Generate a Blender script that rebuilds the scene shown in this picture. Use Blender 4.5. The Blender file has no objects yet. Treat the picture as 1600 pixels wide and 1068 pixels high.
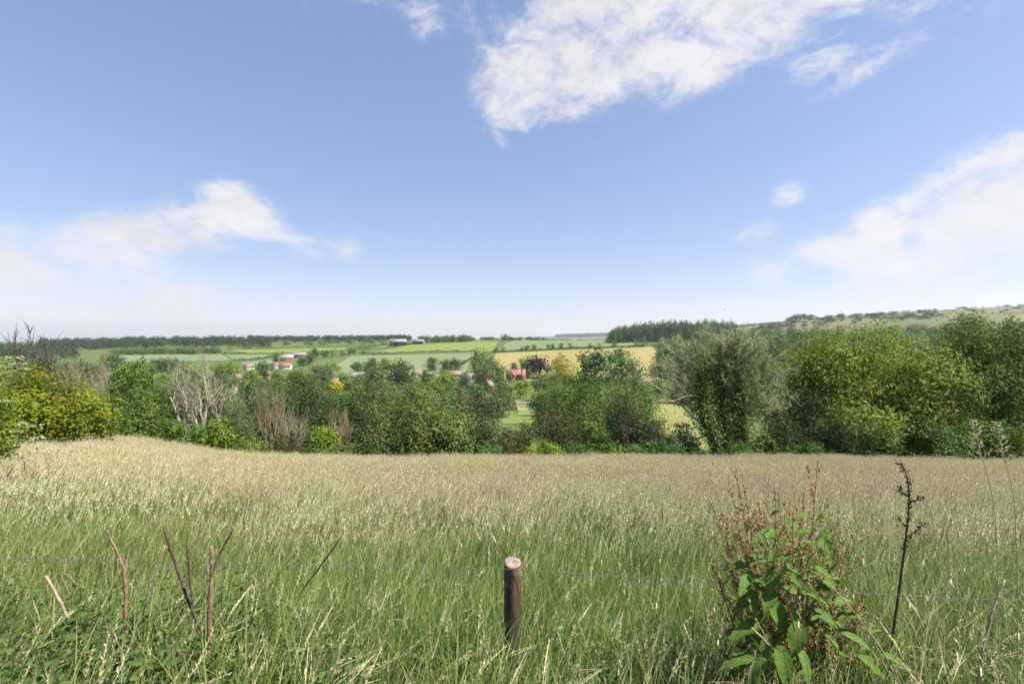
import bpy, math, random
import numpy as np

# ------------------------------------------------------------------ camera, sky, sun
S = bpy.context.scene
COL = S.collection
FPX = 755.0                                   # focal length in units of a 1600 wide frame
SUN_EL, SUN_AZ = math.radians(54), math.radians(106)

cam_d = bpy.data.cameras.new('camera')
cam_d.sensor_width = 36.0
cam_d.lens = FPX * 36.0 / 1600.0
cam_d.clip_start, cam_d.clip_end = 0.05, 40000.0
cam = bpy.data.objects.new('camera', cam_d)
cam.rotation_euler = (math.pi / 2, 0, 0)
COL.objects.link(cam)
S.camera = cam

S.view_settings.view_transform = 'Standard'
S.view_settings.look = 'None'
S.view_settings.gamma = 1.0
S.view_settings.use_curve_mapping = False
S.view_settings.exposure = 1.4
S.render.engine = 'CYCLES'
S.cycles.max_bounces = 6
S.cycles.diffuse_bounces = 3
S.cycles.transmission_bounces = 3
S.cycles.volume_bounces = 0


class NT:
    """tiny node-tree writer"""
    def __init__(self, tree):
        self.t = tree
        self.n, self.l = tree.nodes, tree.links
        self.n.clear()

    def new(self, typ, **kw):
        nd = self.n.new(typ)
        for k, v in kw.items():
            setattr(nd, k, v)
        return nd

    def put(self, sock, v):
        if isinstance(v, bpy.types.NodeSocket):
            self.l.new(v, sock)
        elif v is not None:
            sock.default_value = v

    def math(self, op, a, b=None, c=None, clamp=False):
        nd = self.new('ShaderNodeMath', operation=op)
        nd.use_clamp = clamp
        for i, v in enumerate((a, b, c)):
            if v is not None:
                self.put(nd.inputs[i], v)
        return nd.outputs[0]

    def dot(self, a, vec):
        nd = self.new('ShaderNodeVectorMath', operation='DOT_PRODUCT')
        self.put(nd.inputs[0], a)
        nd.inputs[1].default_value = vec
        return nd.outputs['Value']

    def noise(self, vec, scale, detail=4, rough=0.55, dist=0.0, lac=2.0):
        nd = self.new('ShaderNodeTexNoise')
        if vec is not None:
            self.put(nd.inputs['Vector'], vec)
        nd.inputs['Scale'].default_value = scale
        nd.inputs['Detail'].default_value = detail
        nd.inputs['Roughness'].default_value = rough
        nd.inputs['Distortion'].default_value = dist
        nd.inputs['Lacunarity'].default_value = lac
        return nd.outputs[0]

    def maprange(self, v, a, b, c=0.0, d=1.0, smooth=False):
        nd = self.new('ShaderNodeMapRange')
        if smooth:
            nd.interpolation_type = 'SMOOTHSTEP'
        self.put(nd.inputs[0], v)
        for i, x in enumerate((a, b, c, d)):
            self.put(nd.inputs[i + 1], x)
        return nd.outputs[0]

    def mix(self, f, a, b, mode='MIX'):
        nd = self.new('ShaderNodeMix', data_type='RGBA', blend_type=mode)
        self.put(nd.inputs[0], f)
        for s, v in ((nd.inputs[6], a), (nd.inputs[7], b)):
            if isinstance(v, tuple) and len(v) == 3:
                v = v + (1.0,)
            self.put(s, v)
        return nd.outputs[2]


def dirpx(p, q):
    v = np.array([(p - 800) / FPX, 1.0, (534 - q) / FPX])
    return v / np.linalg.norm(v)


world = bpy.data.worlds.new('World')
S.world = world
world.use_nodes = True
w = NT(world.node_tree)
out = w.new('ShaderNodeOutputWorld')
bg = w.new('ShaderNodeBackground')
sky = w.new('ShaderNodeTexSky', sky_type='NISHITA')
sky.sun_disc = False
sky.sun_elevation = SUN_EL
sky.sun_rotation = SUN_AZ
sky.altitude = 100
sky.air_density = 1.0
sky.dust_density = 0.6
sky.ozone_density = 2.0
tc = w.new('ShaderNodeTexCoord')
D = tc.outputs['Generated']
# cloud masses: direction given by a point of the view, radii in radians, tilt, weight
BLOBS = [
    # (p, q, rx, ry, tilt deg, weight)
    (815, 110, .085, .075, -25, 1.0), (890, 85, .10, .075, 0, 1.0), (990, 60, .13, .06, 10, 1.05), (1090, 45, .14, .065, 14, 1.1),
    (1200, 20, .11, .055, 18, .9), (1000, 0, .17, .05, 5, .9), (785, 190, .05, .05, 50, .95), (855, 165, .075, .045, -10, .9), (925, 150, .05, .04, 0, .5),
    (1060, 125, .09, .03, 22, .5), (960, 215, .05, .02, 10, .34), (1290, 95, .05, .028, 25, .62), (1360, 105, .10, .014, 20, .52),
    (590, -8, .08, .025, -10, .62), (668, 25, .03, .04, -30, .6), (1450, 2, .06, .012, 12, .4),
    (1000, -220, .35, .09, 5, 1.0), (300, -330, .35, .14, 0, .8), (1700, -250, .3, .12, 20, .8),
    # left bank
    (30, 390, .10, .055, -8, .85), (-140, 395, .16, .05, 0, .8), (215, 385, .11, .05, 18, .85),
    (310, 345, .10, .05, 15, .9), (365, 305, .05, .03, -10, .6), (400, 350, .08, .04, -20, .8), (485, 384, .075, .026, -14, .85),
    (548, 384, .03, .026, 0, .7), (150, 350, .05, .03, 10, .4), (262, 472, .07, .042, 12, 1.0), (330, 448, .06, .025, 14, .7), (390, 472, .035, .014, 8, .45),
    (235, 512, .045, .03, 0, .4),
    (600, 518, .12, .018, 3, .75), (665, 506, .03, .022, 0, .7),
    # right bank
    (1560, 300, .17, .055, 26, .95), (1660, 250, .16, .07, 26, 1.0), (1430, 345, .15, .05, 18, .7),
    (1300, 375, .10, .025, 10, .62), (1500, 350, .18, .06, 12, .6), (1232, 298, .032, .028, 20, 1.0), (1180, 363, .038, .02, 12, .92),
    (1195, 425, .034, .026, -25, .88), (1500, 405, .20, .04, 6, .34), (1420, 450, .12, .02, 6, .28),
    # low cumulus
    (890, 514, .055, .022, 0, 1.1), (930, 524, .08, .012, 0, .7), (480, 530, .35, .014, 0, .5),
]
rs = random.Random(5)
for i in range(16):                           # the same broken cloud goes on round the rest of the sky
    a = math.radians(75 + i * 13.5 + rs.uniform(-5, 5))
    e = math.radians(rs.choice([8, 14, 22, 35, 50]))
    BLOBS.append(((a, e), None, rs.uniform(.15, .3), rs.uniform(.05, .1), rs.uniform(-15, 20), rs.uniform(.6, 1)))
acc = None
for p, q, rx, ry, tilt, wt in BLOBS:
    if q is None:
        a, e = p
        c = np.array([math.sin(a) * math.cos(e), math.cos(a) * math.cos(e), math.sin(e)])
    else:
        c = dirpx(p, q)
    r0 = np.cross(c, [0, 0, 1.0]); r0 /= np.linalg.norm(r0)
    u0 = np.cross(r0, c)
    t = math.radians(tilt)
    ax = (r0 * math.cos(t) + u0 * math.sin(t)) / rx
    ay = (-r0 * math.sin(t) + u0 * math.cos(t)) / ry
    da, db = w.dot(D, tuple(ax)), w.dot(D, tuple(ay))
    s2 = w.math('ADD', w.math('MULTIPLY', da, da), w.math('MULTIPLY', db, db))
    g = w.math('MULTIPLY', w.math('POWER', 2.7183, w.math('MULTIPLY', s2, -1.0)), wt)
    acc = g if acc is None else w.math('MAXIMUM', acc, g) if False else w.math('ADD', acc, g)
# soft union so that overlaps do not run away
acc = w.math('MULTIPLY', w.math('MINIMUM', acc, 1.25), .80)
sep = w.new('ShaderNodeSeparateXYZ'); w.l.new(D, sep.inputs[0])
map_ = w.new('ShaderNodeMapping'); w.l.new(D, map_.inputs['Vector'])
map_.inputs['Scale'].default_value = (1.0, 1.0, 1.7)
n1 = w.noise(map_.outputs[0], 6.0, 10, .66, .7)
n2 = w.noise(map_.outputs[0], 22.0, 8, .7, 1.0)
nn = w.math('ADD', w.math('MULTIPLY', w.math('SUBTRACT', n1, .5), 3.1), w.math('MULTIPLY', w.math('SUBTRACT', n2, .5), 1.3))
dens = w.math('ADD', acc, w.math('MULTIPLY', nn, w.maprange(acc, 0.02, .5, .0, 1.0)))
alpha = w.maprange(dens, .20, 1.28, 0, 1, smooth=True)
alpha = w.math('MULTIPLY', alpha, .93)
lum = w.maprange(w.noise(map_.outputs[0], 9.0, 5, .55, .2), .3, .75, 1.0, .86)
hs = w.new('ShaderNodeHueSaturation')
gm = w.new('ShaderNodeGamma')
w.l.new(sky.outputs[0], gm.inputs[0])
gm.inputs[1].default_value = .62
w.l.new(gm.outputs[0], hs.inputs['Color'])
hs.inputs['Saturation'].default_value = 1.32
tint = w.mix(1.0, hs.outputs[0], (1.05, .945, 1.035), 'MULTIPLY')
cl = w.new('ShaderNodeVectorMath', operation='SCALE')
cl.inputs[0].default_value = (3.1, 3.0, 3.02)
w.l.new(lum, cl.inputs['Scale'])
skyc = w.mix(alpha, tint, cl.outputs[0])
w.l.new(skyc, bg.inputs['Color'])
bg.inputs['Strength'].default_value = 0.116
w.l.new(bg.outputs[0], out.inputs['Surface'])

sun_d = bpy.data.lights.new('sun', 'SUN')
sun_d.energy = 4.6
sun_d.angle = math.radians(0.53)
sun_d.color = (1.0, .955, .87)
sun = bpy.data.objects.new('sun', sun_d)
COL.objects.link(sun)
from mathutils import Vector
sv = Vector((math.sin(SUN_AZ) * math.cos(SUN_EL), math.cos(SUN_AZ) * math.cos(SUN_EL), math.sin(SUN_EL)))
sun.rotation_euler = sv.to_track_quat('Z', 'Y').to_euler()

RNG = np.random.default_rng(11)


# ------------------------------------------------------------------ helpers
def tag(o, label=None, cat=None, group=None, kind=None):
    for k, v in (('label', label), ('category', cat), ('group', group), ('kind', kind)):
        if v:
            o[k] = v
    return o


def empty(name, loc, label=None, cat=None, group=None):
    o = bpy.data.objects.new(name, None)
    o.location = loc
    o.empty_display_size = .2
    COL.objects.link(o)
    return tag(o, label, cat, group)


def make_mesh(name, V, F, mats=(), tint=None, midx=None, smooth=False):
    """V (n,3); F: list of (k,3|4) index arrays; tint, midx: one value per face in that order"""
    me = bpy.data.meshes.new(name)
    V = np.asarray(V, dtype=np.float32)
    F = [np.asarray(f, dtype=np.int32) for f in F if len(f)]
    me.vertices.add(len(V))
    me.vertices.foreach_set('co', V.ravel())
    loops = np.concatenate([f.ravel() for f in F])
    tot = np.concatenate([np.full(len(f), f.shape[1], np.int32) for f in F])
    st = np.zeros(len(tot), np.int32)
    st[1:] = np.cumsum(tot)[:-1]
    me.loops.add(len(loops))
    me.loops.foreach_set('vertex_index', loops)
    me.polygons.add(len(tot))
    me.polygons.foreach_set('loop_start', st)
    if midx is not None:
        me.polygons.foreach_set('material_index', np.asarray(midx, np.int32))
    if smooth:
        me.polygons.foreach_set('use_smooth', np.ones(len(tot), bool))
    for m in mats:
        me.materials.append(m)
    me.update(calc_edges=True)
    if tint is not None:
        at = me.attributes.new('tint', 'FLOAT', 'FACE')
        at.data.foreach_set('value', np.asarray(tint, np.float32))
    return me


def obj(name, me, parent=None, loc=None):
    o = bpy.data.objects.new(name, me)
    COL.objects.link(o)
    if parent is not None:
        o.parent = parent
    if loc is not None:
        o.location = loc
    return o


def norm(a):
    return a / np.maximum(np.linalg.norm(a, axis=-1, keepdims=True), 1e-9)


def leaf_cards(P, T, N, L, W, fold=.25):
    """folded diamond leaves: base P, tip direction T, normal N, length L, width W"""
    T = norm(T)
    B = norm(np.cross(N, T))
    N = np.cross(T, B)
    L, W = np.asarray(L)[:, None], np.asarray(W)[:, None]
    m = P + T * L * .45 + N * W * fold * .5
    V = np.stack([P, m - B * W * .5, P + T * L, m + B * W * .5], 1).reshape(-1, 3)
    F = np.arange(len(P) * 4, dtype=np.int32).reshape(-1, 4)
    return V, F


def tubes(lines, sides=5, cap=True):
    """lines: list of (points (n,3), radii (n,)); returns V, quads"""
    VV, QQ, off = [], [], 0
    for P, R in lines:
        P = np.asarray(P, float); R = np.asarray(R, float)
        n = len(P)
        T = norm(np.gradient(P, axis=0))
        ref = np.array([0.0, 0, 1.0]) if abs(T[:, 2]).mean() < .8 else np.array([1.0, 0, 0])
        A = norm(np.cross(T, ref)); B = np.cross(T, A)
        ang = np.arange(sides) / sides * 2 * math.pi
        ring = P[:, None] + (A[:, None] * np.cos(ang)[None, :, None] + B[:, None] * np.sin(ang)[None, :, None]) * R[:, None, None]
        VV.append(ring.reshape(-1, 3))
        i = np.arange(n - 1)[:, None] * sides; j = np.arange(sides)[None]; k = (j + 1) % sides
        QQ.append((np.stack([i + j, i + k, i + sides + k, i + sides + j], -1).reshape(-1, 4) + off))
        off += n * sides
    return np.concatenate(VV), np.concatenate(QQ)


# ------------------------------------------------------------------ the lie of the land
U_ = np.array([-1.6, -1.06, -.8, -.5, -.25, -.05, .13, .28, .45, .62, .82, 1.06, 1.6])
Y_ = np.array([60, 100, 150, 200, 300, 400, 480, 540, 600, 700, 850, 1000, 1200, 1400, 1700, 2200, 3000, 4500, 6500, 9500, 14000])
c_ = lambda v: [v] * 13
Z_ = np.array([
    c_(-14.3), c_(-20), c_(-24.5), c_(-28), c_(-32), c_(-34.5), c_(-34.5), c_(-33),
    [-30, -30, -30, -30, -30, -29, -28, -27, -26, -25, -24, -22, -20],
    [-27, -27, -26, -25, -24, -18.5, -12, -7, -5, -8, -5, 0, 5],
    [-22, -22, -19, -17, -14, -7, -1, 3, 4, 12, 18, 25, 30],
    [-18, -18, -13, -9, -4, 2, 4, 8, 8, 35, 42, 52, 60],
    [-14, -14, -5, -2, 2, 5, 4, 8, 15, 58, 68, 80, 95],
    [-10, -8, 0, 3, 5, 5, 0, 5, 25, 70, 88, 108, 140],
    [-6, -4, 3, 6, 6, 4, -6, 0, 45, 82, 96, 118, 160],
    [0, 0, 4, 6, 6, 2, -10, 0, 72, 84, 98, 122, 170],
    [0, 0, 0, 0, 0, -5, -10, -10, 70, 80, 90, 100, 120],
    [0, 0, 0, 0, 5, 10, 20, 20, 60, 70, 70, 70, 70],
    [0, 0, 0, 0, 0, 35, 100, 125, 120, 100, 100, 100, 100],
    [0, 0, 0, 0, 0, 20, 40, 50, 50, 40, 40, 40, 40],
    c_(-60)], float)
NU, NYL = 121, 241
GU = np.linspace(-1.6, 1.6, NU)
GY = np.linspace(math.log(60), math.log(14000), NYL)
_tmp = np.stack([np.interp(GU, U_, r) for r in Z_])
G = np.stack([np.interp(GY, np.log(Y_), _tmp[:, i]) for i in range(NU)], 1)
for _ in range(14):
    P_ = np.pad(G, 1, mode='edge')
    G2 = (P_[1:-1, 1:-1] * 2 + P_[:-2, 1:-1] + P_[2:, 1:-1] + P_[1:-1, :-2] + P_[1:-1, 2:]) / 6
    G2[0], G2[-1] = G[0], G[-1]
    G = G2
NY_ = np.array([-60, -5, 0, 1.5, 2.5, 4, 8, 15, 25, 36, 45, 60])
NZ_ = np.array([-1.7, -1.7, -1.75, -1.87, -2.1, -2.5, -3.38, -4.9, -6.98, -9.2, -11.3, -14.3])


def sstep(v, a, b):
    t = np.clip((v - a) / (b - a), 0, 1)
    return t * t * (3 - 2 * t)


def ground_z(x, y):
    x = np.asarray(x, float); y = np.asarray(y, float)
    u = np.clip(x / np.maximum(y, 6), -1.6, 1.6)
    near = np.interp(y, NY_, NZ_)
    ly = np.clip((np.log(np.maximum(y, 60)) - GY[0]) / (GY[1] - GY[0]), 0, NYL - 1.001)
    lu = np.clip((u + 1.6) / 3.2 * (NU - 1), 0, NU - 1.001)
    i, j = ly.astype(int), lu.astype(int)
    fi, fj = ly - i, lu - j
    far = (G[i, j] * (1 - fi) * (1 - fj) + G[i + 1, j] * fi * (1 - fj) + G[i, j + 1] * (1 - fi) * fj + G[i + 1, j + 1] * fi * fj)
    z = np.where(y < 60, near, far)
    yy = np.clip(y, 0, 45)
    fade = 1 - sstep(y, 60, 140)
    z = z + (.040 * sstep(-u, .45, .88) - .010 * sstep(u, .6, 1.0)) * yy * fade
    z = z + .06 * np.sin(x * .55 + y * .3) * sstep(y, 4, 12) * fade + .04 * np.sin(x * 1.7 - y * .9) * fade
    return z


def at(p, y, q=None):
    """world point at depth y on the line of column p; on the ground, or at row q"""
    x = (p - 800) / FPX * y
    return np.array([x, y, float(ground_z(x, y)) if q is None else (534 - q) / FPX * y])


def on_ground(p, q, y0=420., y1=3200.):
    ys = np.linspace(y0, y1, 6000)
    xs = (p - 800) / FPX * ys
    hit = ground_z(xs, ys) >= (534 - q) / FPX * ys
    k = int(np.argmax(hit)) if hit.any() else int(np.argmax(ground_z(xs, ys) - (534 - q) / FPX * ys))
    return xs[k], ys[k]


# ------------------------------------------------------------------ materials
def material(name):
    m = bpy.data.materials.new(name)
    m.use_nodes = True
    return m, NT(m.node_tree)


def shade(t, color, rough=.7, spec=.3, normal=None, transl=0.0):
    o = t.new('ShaderNodeOutputMaterial')
    b = t.new('ShaderNodeBsdfPrincipled')
    if isinstance(color, tuple) and len(color) == 3:
        color = color + (1.0,)
    t.put(b.inputs['Base Color'], color)
    t.put(b.inputs['Roughness'], rough)
    t.put(b.inputs['Specular IOR Level'], spec)
    if normal is not None:
        t.l.new(normal, b.inputs['Normal'])
    sh = b.outputs[0]
    if transl > 0:
        tr = t.new('ShaderNodeBsdfTranslucent')
        t.put(tr.inputs['Color'], color)
        mx = t.new('ShaderNodeMixShader')
        mx.inputs[0].default_value = transl
        t.l.new(sh, mx.inputs[1]); t.l.new(tr.outputs[0], mx.inputs[2])
        sh = mx.outputs[0]
    t.l.new(sh, o.inputs['Surface'])


def bump(t, h, strength=.4, dist=.02):
    b = t.new('ShaderNodeBump')
    b.inputs['Strength'].default_value = strength
    b.inputs['Distance'].default_value = dist
    t.l.new(h, b.inputs['Height'])
    return b.outputs[0]


def leaf_material(name, dark, light, rough=.65, spec=.14, transl=.36, patch=None, pscale=.35):
    m, t = material(name)
    a = t.new('ShaderNodeAttribute', attribute_name='tint')
    c = t.mix(a.outputs['Fac'], dark, light)
    if patch is not None:
        g = t.new('ShaderNodeNewGeometry')
        f = t.maprange(t.noise(g.outputs['Position'], pscale, 3, .6), .45, .68)
        c = t.mix(f, c, t.mix(a.outputs['Fac'], tuple(v * .7 for v in patch), patch))
    shade(t, c, rough, spec, transl=transl)
    return m


PAL = {
    'yew': leaf_material('yew_leaf', (.026, .046, .014), (.070, .096, .028), transl=.12),
    'yewbrown': leaf_material('brown_yew_leaf', (.048, .050, .016), (.125, .108, .036), transl=.12, patch=(.04, .07, .022)),
    'oak': leaf_material('oak_leaf', (.058, .112, .018), (.130, .205, .034)),
    'oakdark': leaf_material('dark_oak_leaf', (.038, .088, .020), (.090, .160, .034)),
    'ash': leaf_material('ash_leaf', (.095, .165, .020), (.200, .265, .038), patch=(.225, .245, .03)),
    'ashgreen': leaf_material('green_ash_leaf', (.055, .115, .020), (.120, .195, .035), patch=(.15, .20, .04)),
    'maple': leaf_material('field_maple_leaf', (.085, .145, .012), (.200, .240, .020), patch=(.25, .22, .018), pscale=.9),
    'hawthorn': leaf_material('hawthorn_leaf', (.055, .105, .024), (.150, .195, .045), patch=(.18, .19, .045)),
    'teal': leaf_material('blue_green_leaf', (.040, .105, .026), (.095, .180, .045)),
    'lime': leaf_material('lime_leaf', (.105, .185, .018), (.205, .285, .032)),
    'willow': leaf_material('willow_leaf', (.085, .130, .040), (.160, .205, .075)),
    'greygreen': leaf_material('grey_green_leaf', (.065, .105, .034), (.140, .170, .060), patch=(.13, .14, .06)),
    'purple': leaf_material('copper_beech_leaf', (.016, .009, .014), (.044, .020, .034), transl=.1),
    'gold': leaf_material('golden_leaf', (.180, .190, .012), (.330, .300, .020)),
    'yellow': leaf_material('yellow_flower', (.34, .27, .02), (.48, .38, .03)),
    'cedar': leaf_material('cedar_needle', (.055, .090, .060), (.105, .140, .095), transl=.1),
    'beech': leaf_material('beech_leaf', (.040, .086, .022), (.090, .155, .036)),
    'blossom': leaf_material('cream_blossom', (.28, .33, .15), (.46, .49, .28)),
    'spray': leaf_material('pale_ash_leaf', (.150, .210, .030), (.260, .310, .060)),
    'ivy': leaf_material('ivy_leaf', (.045, .100, .018), (.140, .195, .026), spec=.4, patch=(.19, .21, .025)),
    'hedge': leaf_material('hedge_leaf', (.024, .052, .016), (.060, .092, .030)),
}


def bark_material(name, c1, c2, scale=6.0):
    m, t = material(name)
    g = t.new('ShaderNodeNewGeometry')
    n = t.noise(g.outputs['Position'], scale, 5, .65)
    shade(t, t.mix(t.maprange(n, .35, .65), c1, c2), .9, .15, bump(t, n, .5, .02))
    return m


BARK = bark_material('brown_bark', (.050, .042, .032), (.130, .110, .085))
DEADWOOD = bark_material('bleached_dead_wood', (.215, .185, .135), (.400, .350, .265))
LICHENWOOD = bark_material('lichen_grey_wood', (.250, .245, .140), (.420, .415, .270))
TANWOOD = bark_material('tan_dead_wood', (.230, .165, .105), (.420, .320, .220))
GREYTWIG = bark_material('dark_twig', (.070, .056, .046), (.140, .115, .095))


# ------------------------------------------------------------------ trees
def lobes_for(shape, W, H, cb, rng, n):
    out = []
    base, ch = cb * H, H * (1 - cb)
    for i in range(n):
        t = ((i + .5) / n) ** .85 if shape != 'cone' else ((i + .5) / n) ** 1.25
        if shape in ('dome', 'bush'):
            p = math.sqrt(max(.02, 1 - (max(0, t - .3) / .72) ** 2)) * (.8 + .2 * min(1, t / .3))
            if shape == 'bush':
                p = math.sqrt(max(.02, 1 - (t * .96) ** 2.2))
        elif shape == 'round':
            p = math.sqrt(max(.04, 1 - (2 * t - 1) ** 2 * .93))
        elif shape == 'cone':
            p = max(.1, 1 - t * .92)
        else:
            p = .85 if t < .75 else .85 - (t - .75) * 1.6
        a = i * 2.39996 + rng.uniform(-.5, .5)
        k = .62 if (i % 4) else rng.uniform(.05, .35)
        fr = {'column': .42, 'cone': .30}.get(shape, .27)
        r = W * fr * (18 / max(n, 12)) ** .36 * rng.uniform(.75, 1.35) * max(.42, p)
        r = min(r, ch * .34)
        z = base + r * .55 + t * (ch - r * 1.5)
        rad = max(0, W * .5 * p - r * .75) if k == .62 else W * .5 * p * k
        out.append((math.cos(a) * rad, math.sin(a) * rad, z, r, r, r * rng.uniform(.75, 1.0)))
    return np.array(out)


def crown_arrays(lobes, n, size, rng, spray=11, up=.25, droop=.0, aspect=.55, spread=1.6, inner=.22, flat=0.0):
    ns = max(8, n // spray)
    wgt = lobes[:, 3] * lobes[:, 5]
    li = rng.choice(len(lobes), ns, p=wgt / wgt.sum())
    d = norm(rng.normal(size=(ns, 3)) + [0, 0, .25])
    rad = np.where(rng.random(ns) < inner, rng.uniform(.35, .8, ns), 1.0 + rng.normal(0, .06, ns))
    C = lobes[li, :3] + d * rad[:, None] * lobes[li, 3:6]
    wl = 5.2 / max(lobes[:, 3].mean() * 2.2, 1e-3)          # hollows between the masses of leaves
    ph = rng.uniform(0, 6.28, 6)
    hol = (np.sin(C[:, 0] * wl + ph[0] + 1.3 * np.sin(C[:, 2] * wl * .7 + ph[1])) + np.sin(C[:, 1] * wl * 1.1 + ph[2] + 1.2 * np.sin(C[:, 0] * wl * .8 + ph[3]))
           + np.sin(C[:, 2] * wl * 1.2 + ph[4] + 1.1 * np.sin(C[:, 1] * wl * .9 + ph[5])))
    ok = (C[:, 2] > 0.02) & ((hol > -.55) | (rad < .8))
    C, d, li = C[ok], d[ok], li[ok]
    ns = len(C)
    ltint = rng.uniform(-.16, .16, len(lobes))
    st = np.clip(.5 + rng.normal(0, .24, ns) + ltint[li], 0, 1)
    rep = np.repeat(np.arange(ns), spray)
    P = C[rep] + rng.normal(size=(len(rep), 3)) * size * spread * .5
    dd = d[rep]
    sj = rng.normal(size=(ns, 3))[rep]                     # each spray has its own tilt
    N = dd * 1.0 + sj * .48 + rng.normal(size=P.shape) * .16 + np.array([0, 0, up])
    R_ = rng.normal(size=P.shape) + sj * .5
    T = R_ - dd * (R_ * dd).sum(1, keepdims=True) * .75 + np.array([0, 0, -droop * 1.5 - .15])
    if flat:
        T[:, 2] *= 1 - flat
        N[:, 2] += flat * 1.5
    L = size * rng.uniform(.7, 1.35, len(P))
    V, F = leaf_cards(P, T, N, L, L * aspect * rng.uniform(.8, 1.2, len(P)))
    return V, F, np.clip(st[rep] + rng.normal(0, .06, len(P)), 0, 1)


def limb_lines(W, H, cb, rng, lobes, r0, forks=9):
    lines = []
    top = H * (cb + (1 - cb) * .72)
    n = 7
    zs = np.linspace(-.4, top, n)
    wob = np.cumsum(rng.normal(0, W * .012, (n, 2)), 0)
    P = np.column_stack([wob, zs])
    lines.append((P, np.linspace(r0, r0 * .25, n) * np.r_[1.35, np.ones(n - 1)]))
    pick = rng.permutation(len(lobes))[:forks]
    for k in pick:
        c = lobes[k, :3]
        z0 = max(.12 * H, min(c[2] * rng.uniform(.35, .7), top * .9))
        s = np.array([np.interp(z0, zs, P[:, 0]), np.interp(z0, zs, P[:, 1]), z0])
        m = (s + c) / 2 + np.array([0, 0, -.06 * H * rng.uniform(0, 1)]) + rng.normal(0, .02 * W, 3)
        q = np.array([0, .25, .5, .75, 1])[:, None]
        B = (1 - q) ** 2 * s + 2 * q * (1 - q) * m + q ** 2 * c
        lines.append((B, np.linspace(r0 * .42, r0 * .07, 5)))
    return lines


MINR = [.004]


def grow(rng, p, d, L, r, lvl, out, maxl, kids=(5, 7), up=.25, wander=.22, ratio=.62):
    n = 6 if lvl == 0 else 5 if lvl < 2 else 4
    P = [np.array(p)]
    d = norm(np.array(d, float))
    for i in range(n - 1):
        d = norm(d + rng.normal(0, wander, 3) + np.array([0, 0, up * .25]))
        P.append(P[-1] + d * L / (n - 1))
    P = np.array(P)
    out.append((P, np.linspace(r, max(r * .3, MINR[0]), n), lvl))
    if lvl >= maxl:
        return
    for k in range(rng.integers(kids[0], kids[1] + 1)):
        f = rng.uniform(.25, 1.0) if lvl else rng.uniform(.3, 1.0)
        i = min(int(f * (n - 1)), n - 2); g = f * (n - 1) - i
        s = P[i] * (1 - g) + P[i + 1] * g
        dd = norm(P[i + 1] - P[i])
        side = norm(np.cross(dd, rng.normal(size=3)))
        nd = dd * rng.uniform(.35, .8) + side * rng.uniform(.5, .9) + np.array([0, 0, up])
        grow(rng, s, nd, L * ratio * rng.uniform(.6, 1.1), max(r * (1 - .7 * f) * .62, MINR[0] * 1.3), lvl + 1, out, maxl, kids, up, wander, ratio)


def tube_lines(lines, big=6, small=3):
    A = [(p, r) for p, r, l in lines if l < 2]
    B = [(p, r) for p, r, l in lines if l >= 2]
    V, Q = tubes(A, big)
    if B:
        V2, Q2 = tubes(B, small)
        Q = np.concatenate([Q, Q2 + len(V)]); V = np.concatenate([V, V2])
    return V, Q


GREY_LEAF = dict(spray=6)
KIND = {   # shape, options of the leaf sprays
    'dome': ('dome', {}), 'round': ('round', {}), 'bush': ('bush', {}),
    'column': ('column', {}), 'cone': ('cone', dict(droop=.35, flat=.4)),
    'yewdome': ('dome', dict(droop=.25, aspect=.30, spray=9, spread=1.9, up=.1)),
    'yewbush': ('bush', dict(droop=-.5, aspect=.30, spray=9, spread=1.9, up=.1)),
    'airy': ('dome', dict(inner=.42, spread=2.1, aspect=.42, spray=8)),
    'layered': ('dome', dict(flat=.55, spread=2.4, spray=10)),
    'layerbush': ('bush', dict(flat=.6, spread=2.2, spray=10)),
    'cedar': ('cone', dict(flat=.7, aspect=.3, spread=2.4, spray=9)),
    'spiky': ('bush', dict(droop=-.9, aspect=.26, spray=9)),
}
TREES = []


def tree(name, p, q, wpx, y, kind, pal, cb, label, cat='tree', group=None, dens=1.0, lpx=4.2, seed=None, nl=None, trunk_r=None, dx=0):
    """a tree whose base stands on the ground at depth y in column p, its top reaching row q, wpx wide"""
    b = at(p, y)
    H = (534 - q) / FPX * y - b[2]
    W = wpx * 1.13 / FPX * y
    rng = np.random.default_rng(seed if seed is not None else int(p * 7 + q * 13 + y))
    shape, opt = KIND[kind]
    hpx = H * FPX / y
    n = int(min(34000, max(500, wpx * hpx * (1 - cb * .8) * dens)))
    nl = nl or int(np.clip(9 + wpx * hpx / 1200, 10, 40))
    lobes = lobes_for(shape, W, H, cb, rng, nl)
    V, F, ti = crown_arrays(lobes, n, lpx / FPX * y, rng, **opt)
    V *= np.array([1, .9, 1])
    root = empty(name, b, label, cat, group)
    lines = limb_lines(W, H, cb, rng, lobes, trunk_r or max(.06, .022 * H), 8 if hpx > 60 else 5)
    TV, TQ = tubes(lines, 6)
    obj('trunk', make_mesh('trunk', TV, [TQ], [BARK], smooth=True), root)
    obj('crown', make_mesh('crown', V, [F], [PAL[pal]], ti), root)
    return root, lobes, lines, (W, H, rng)


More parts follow.
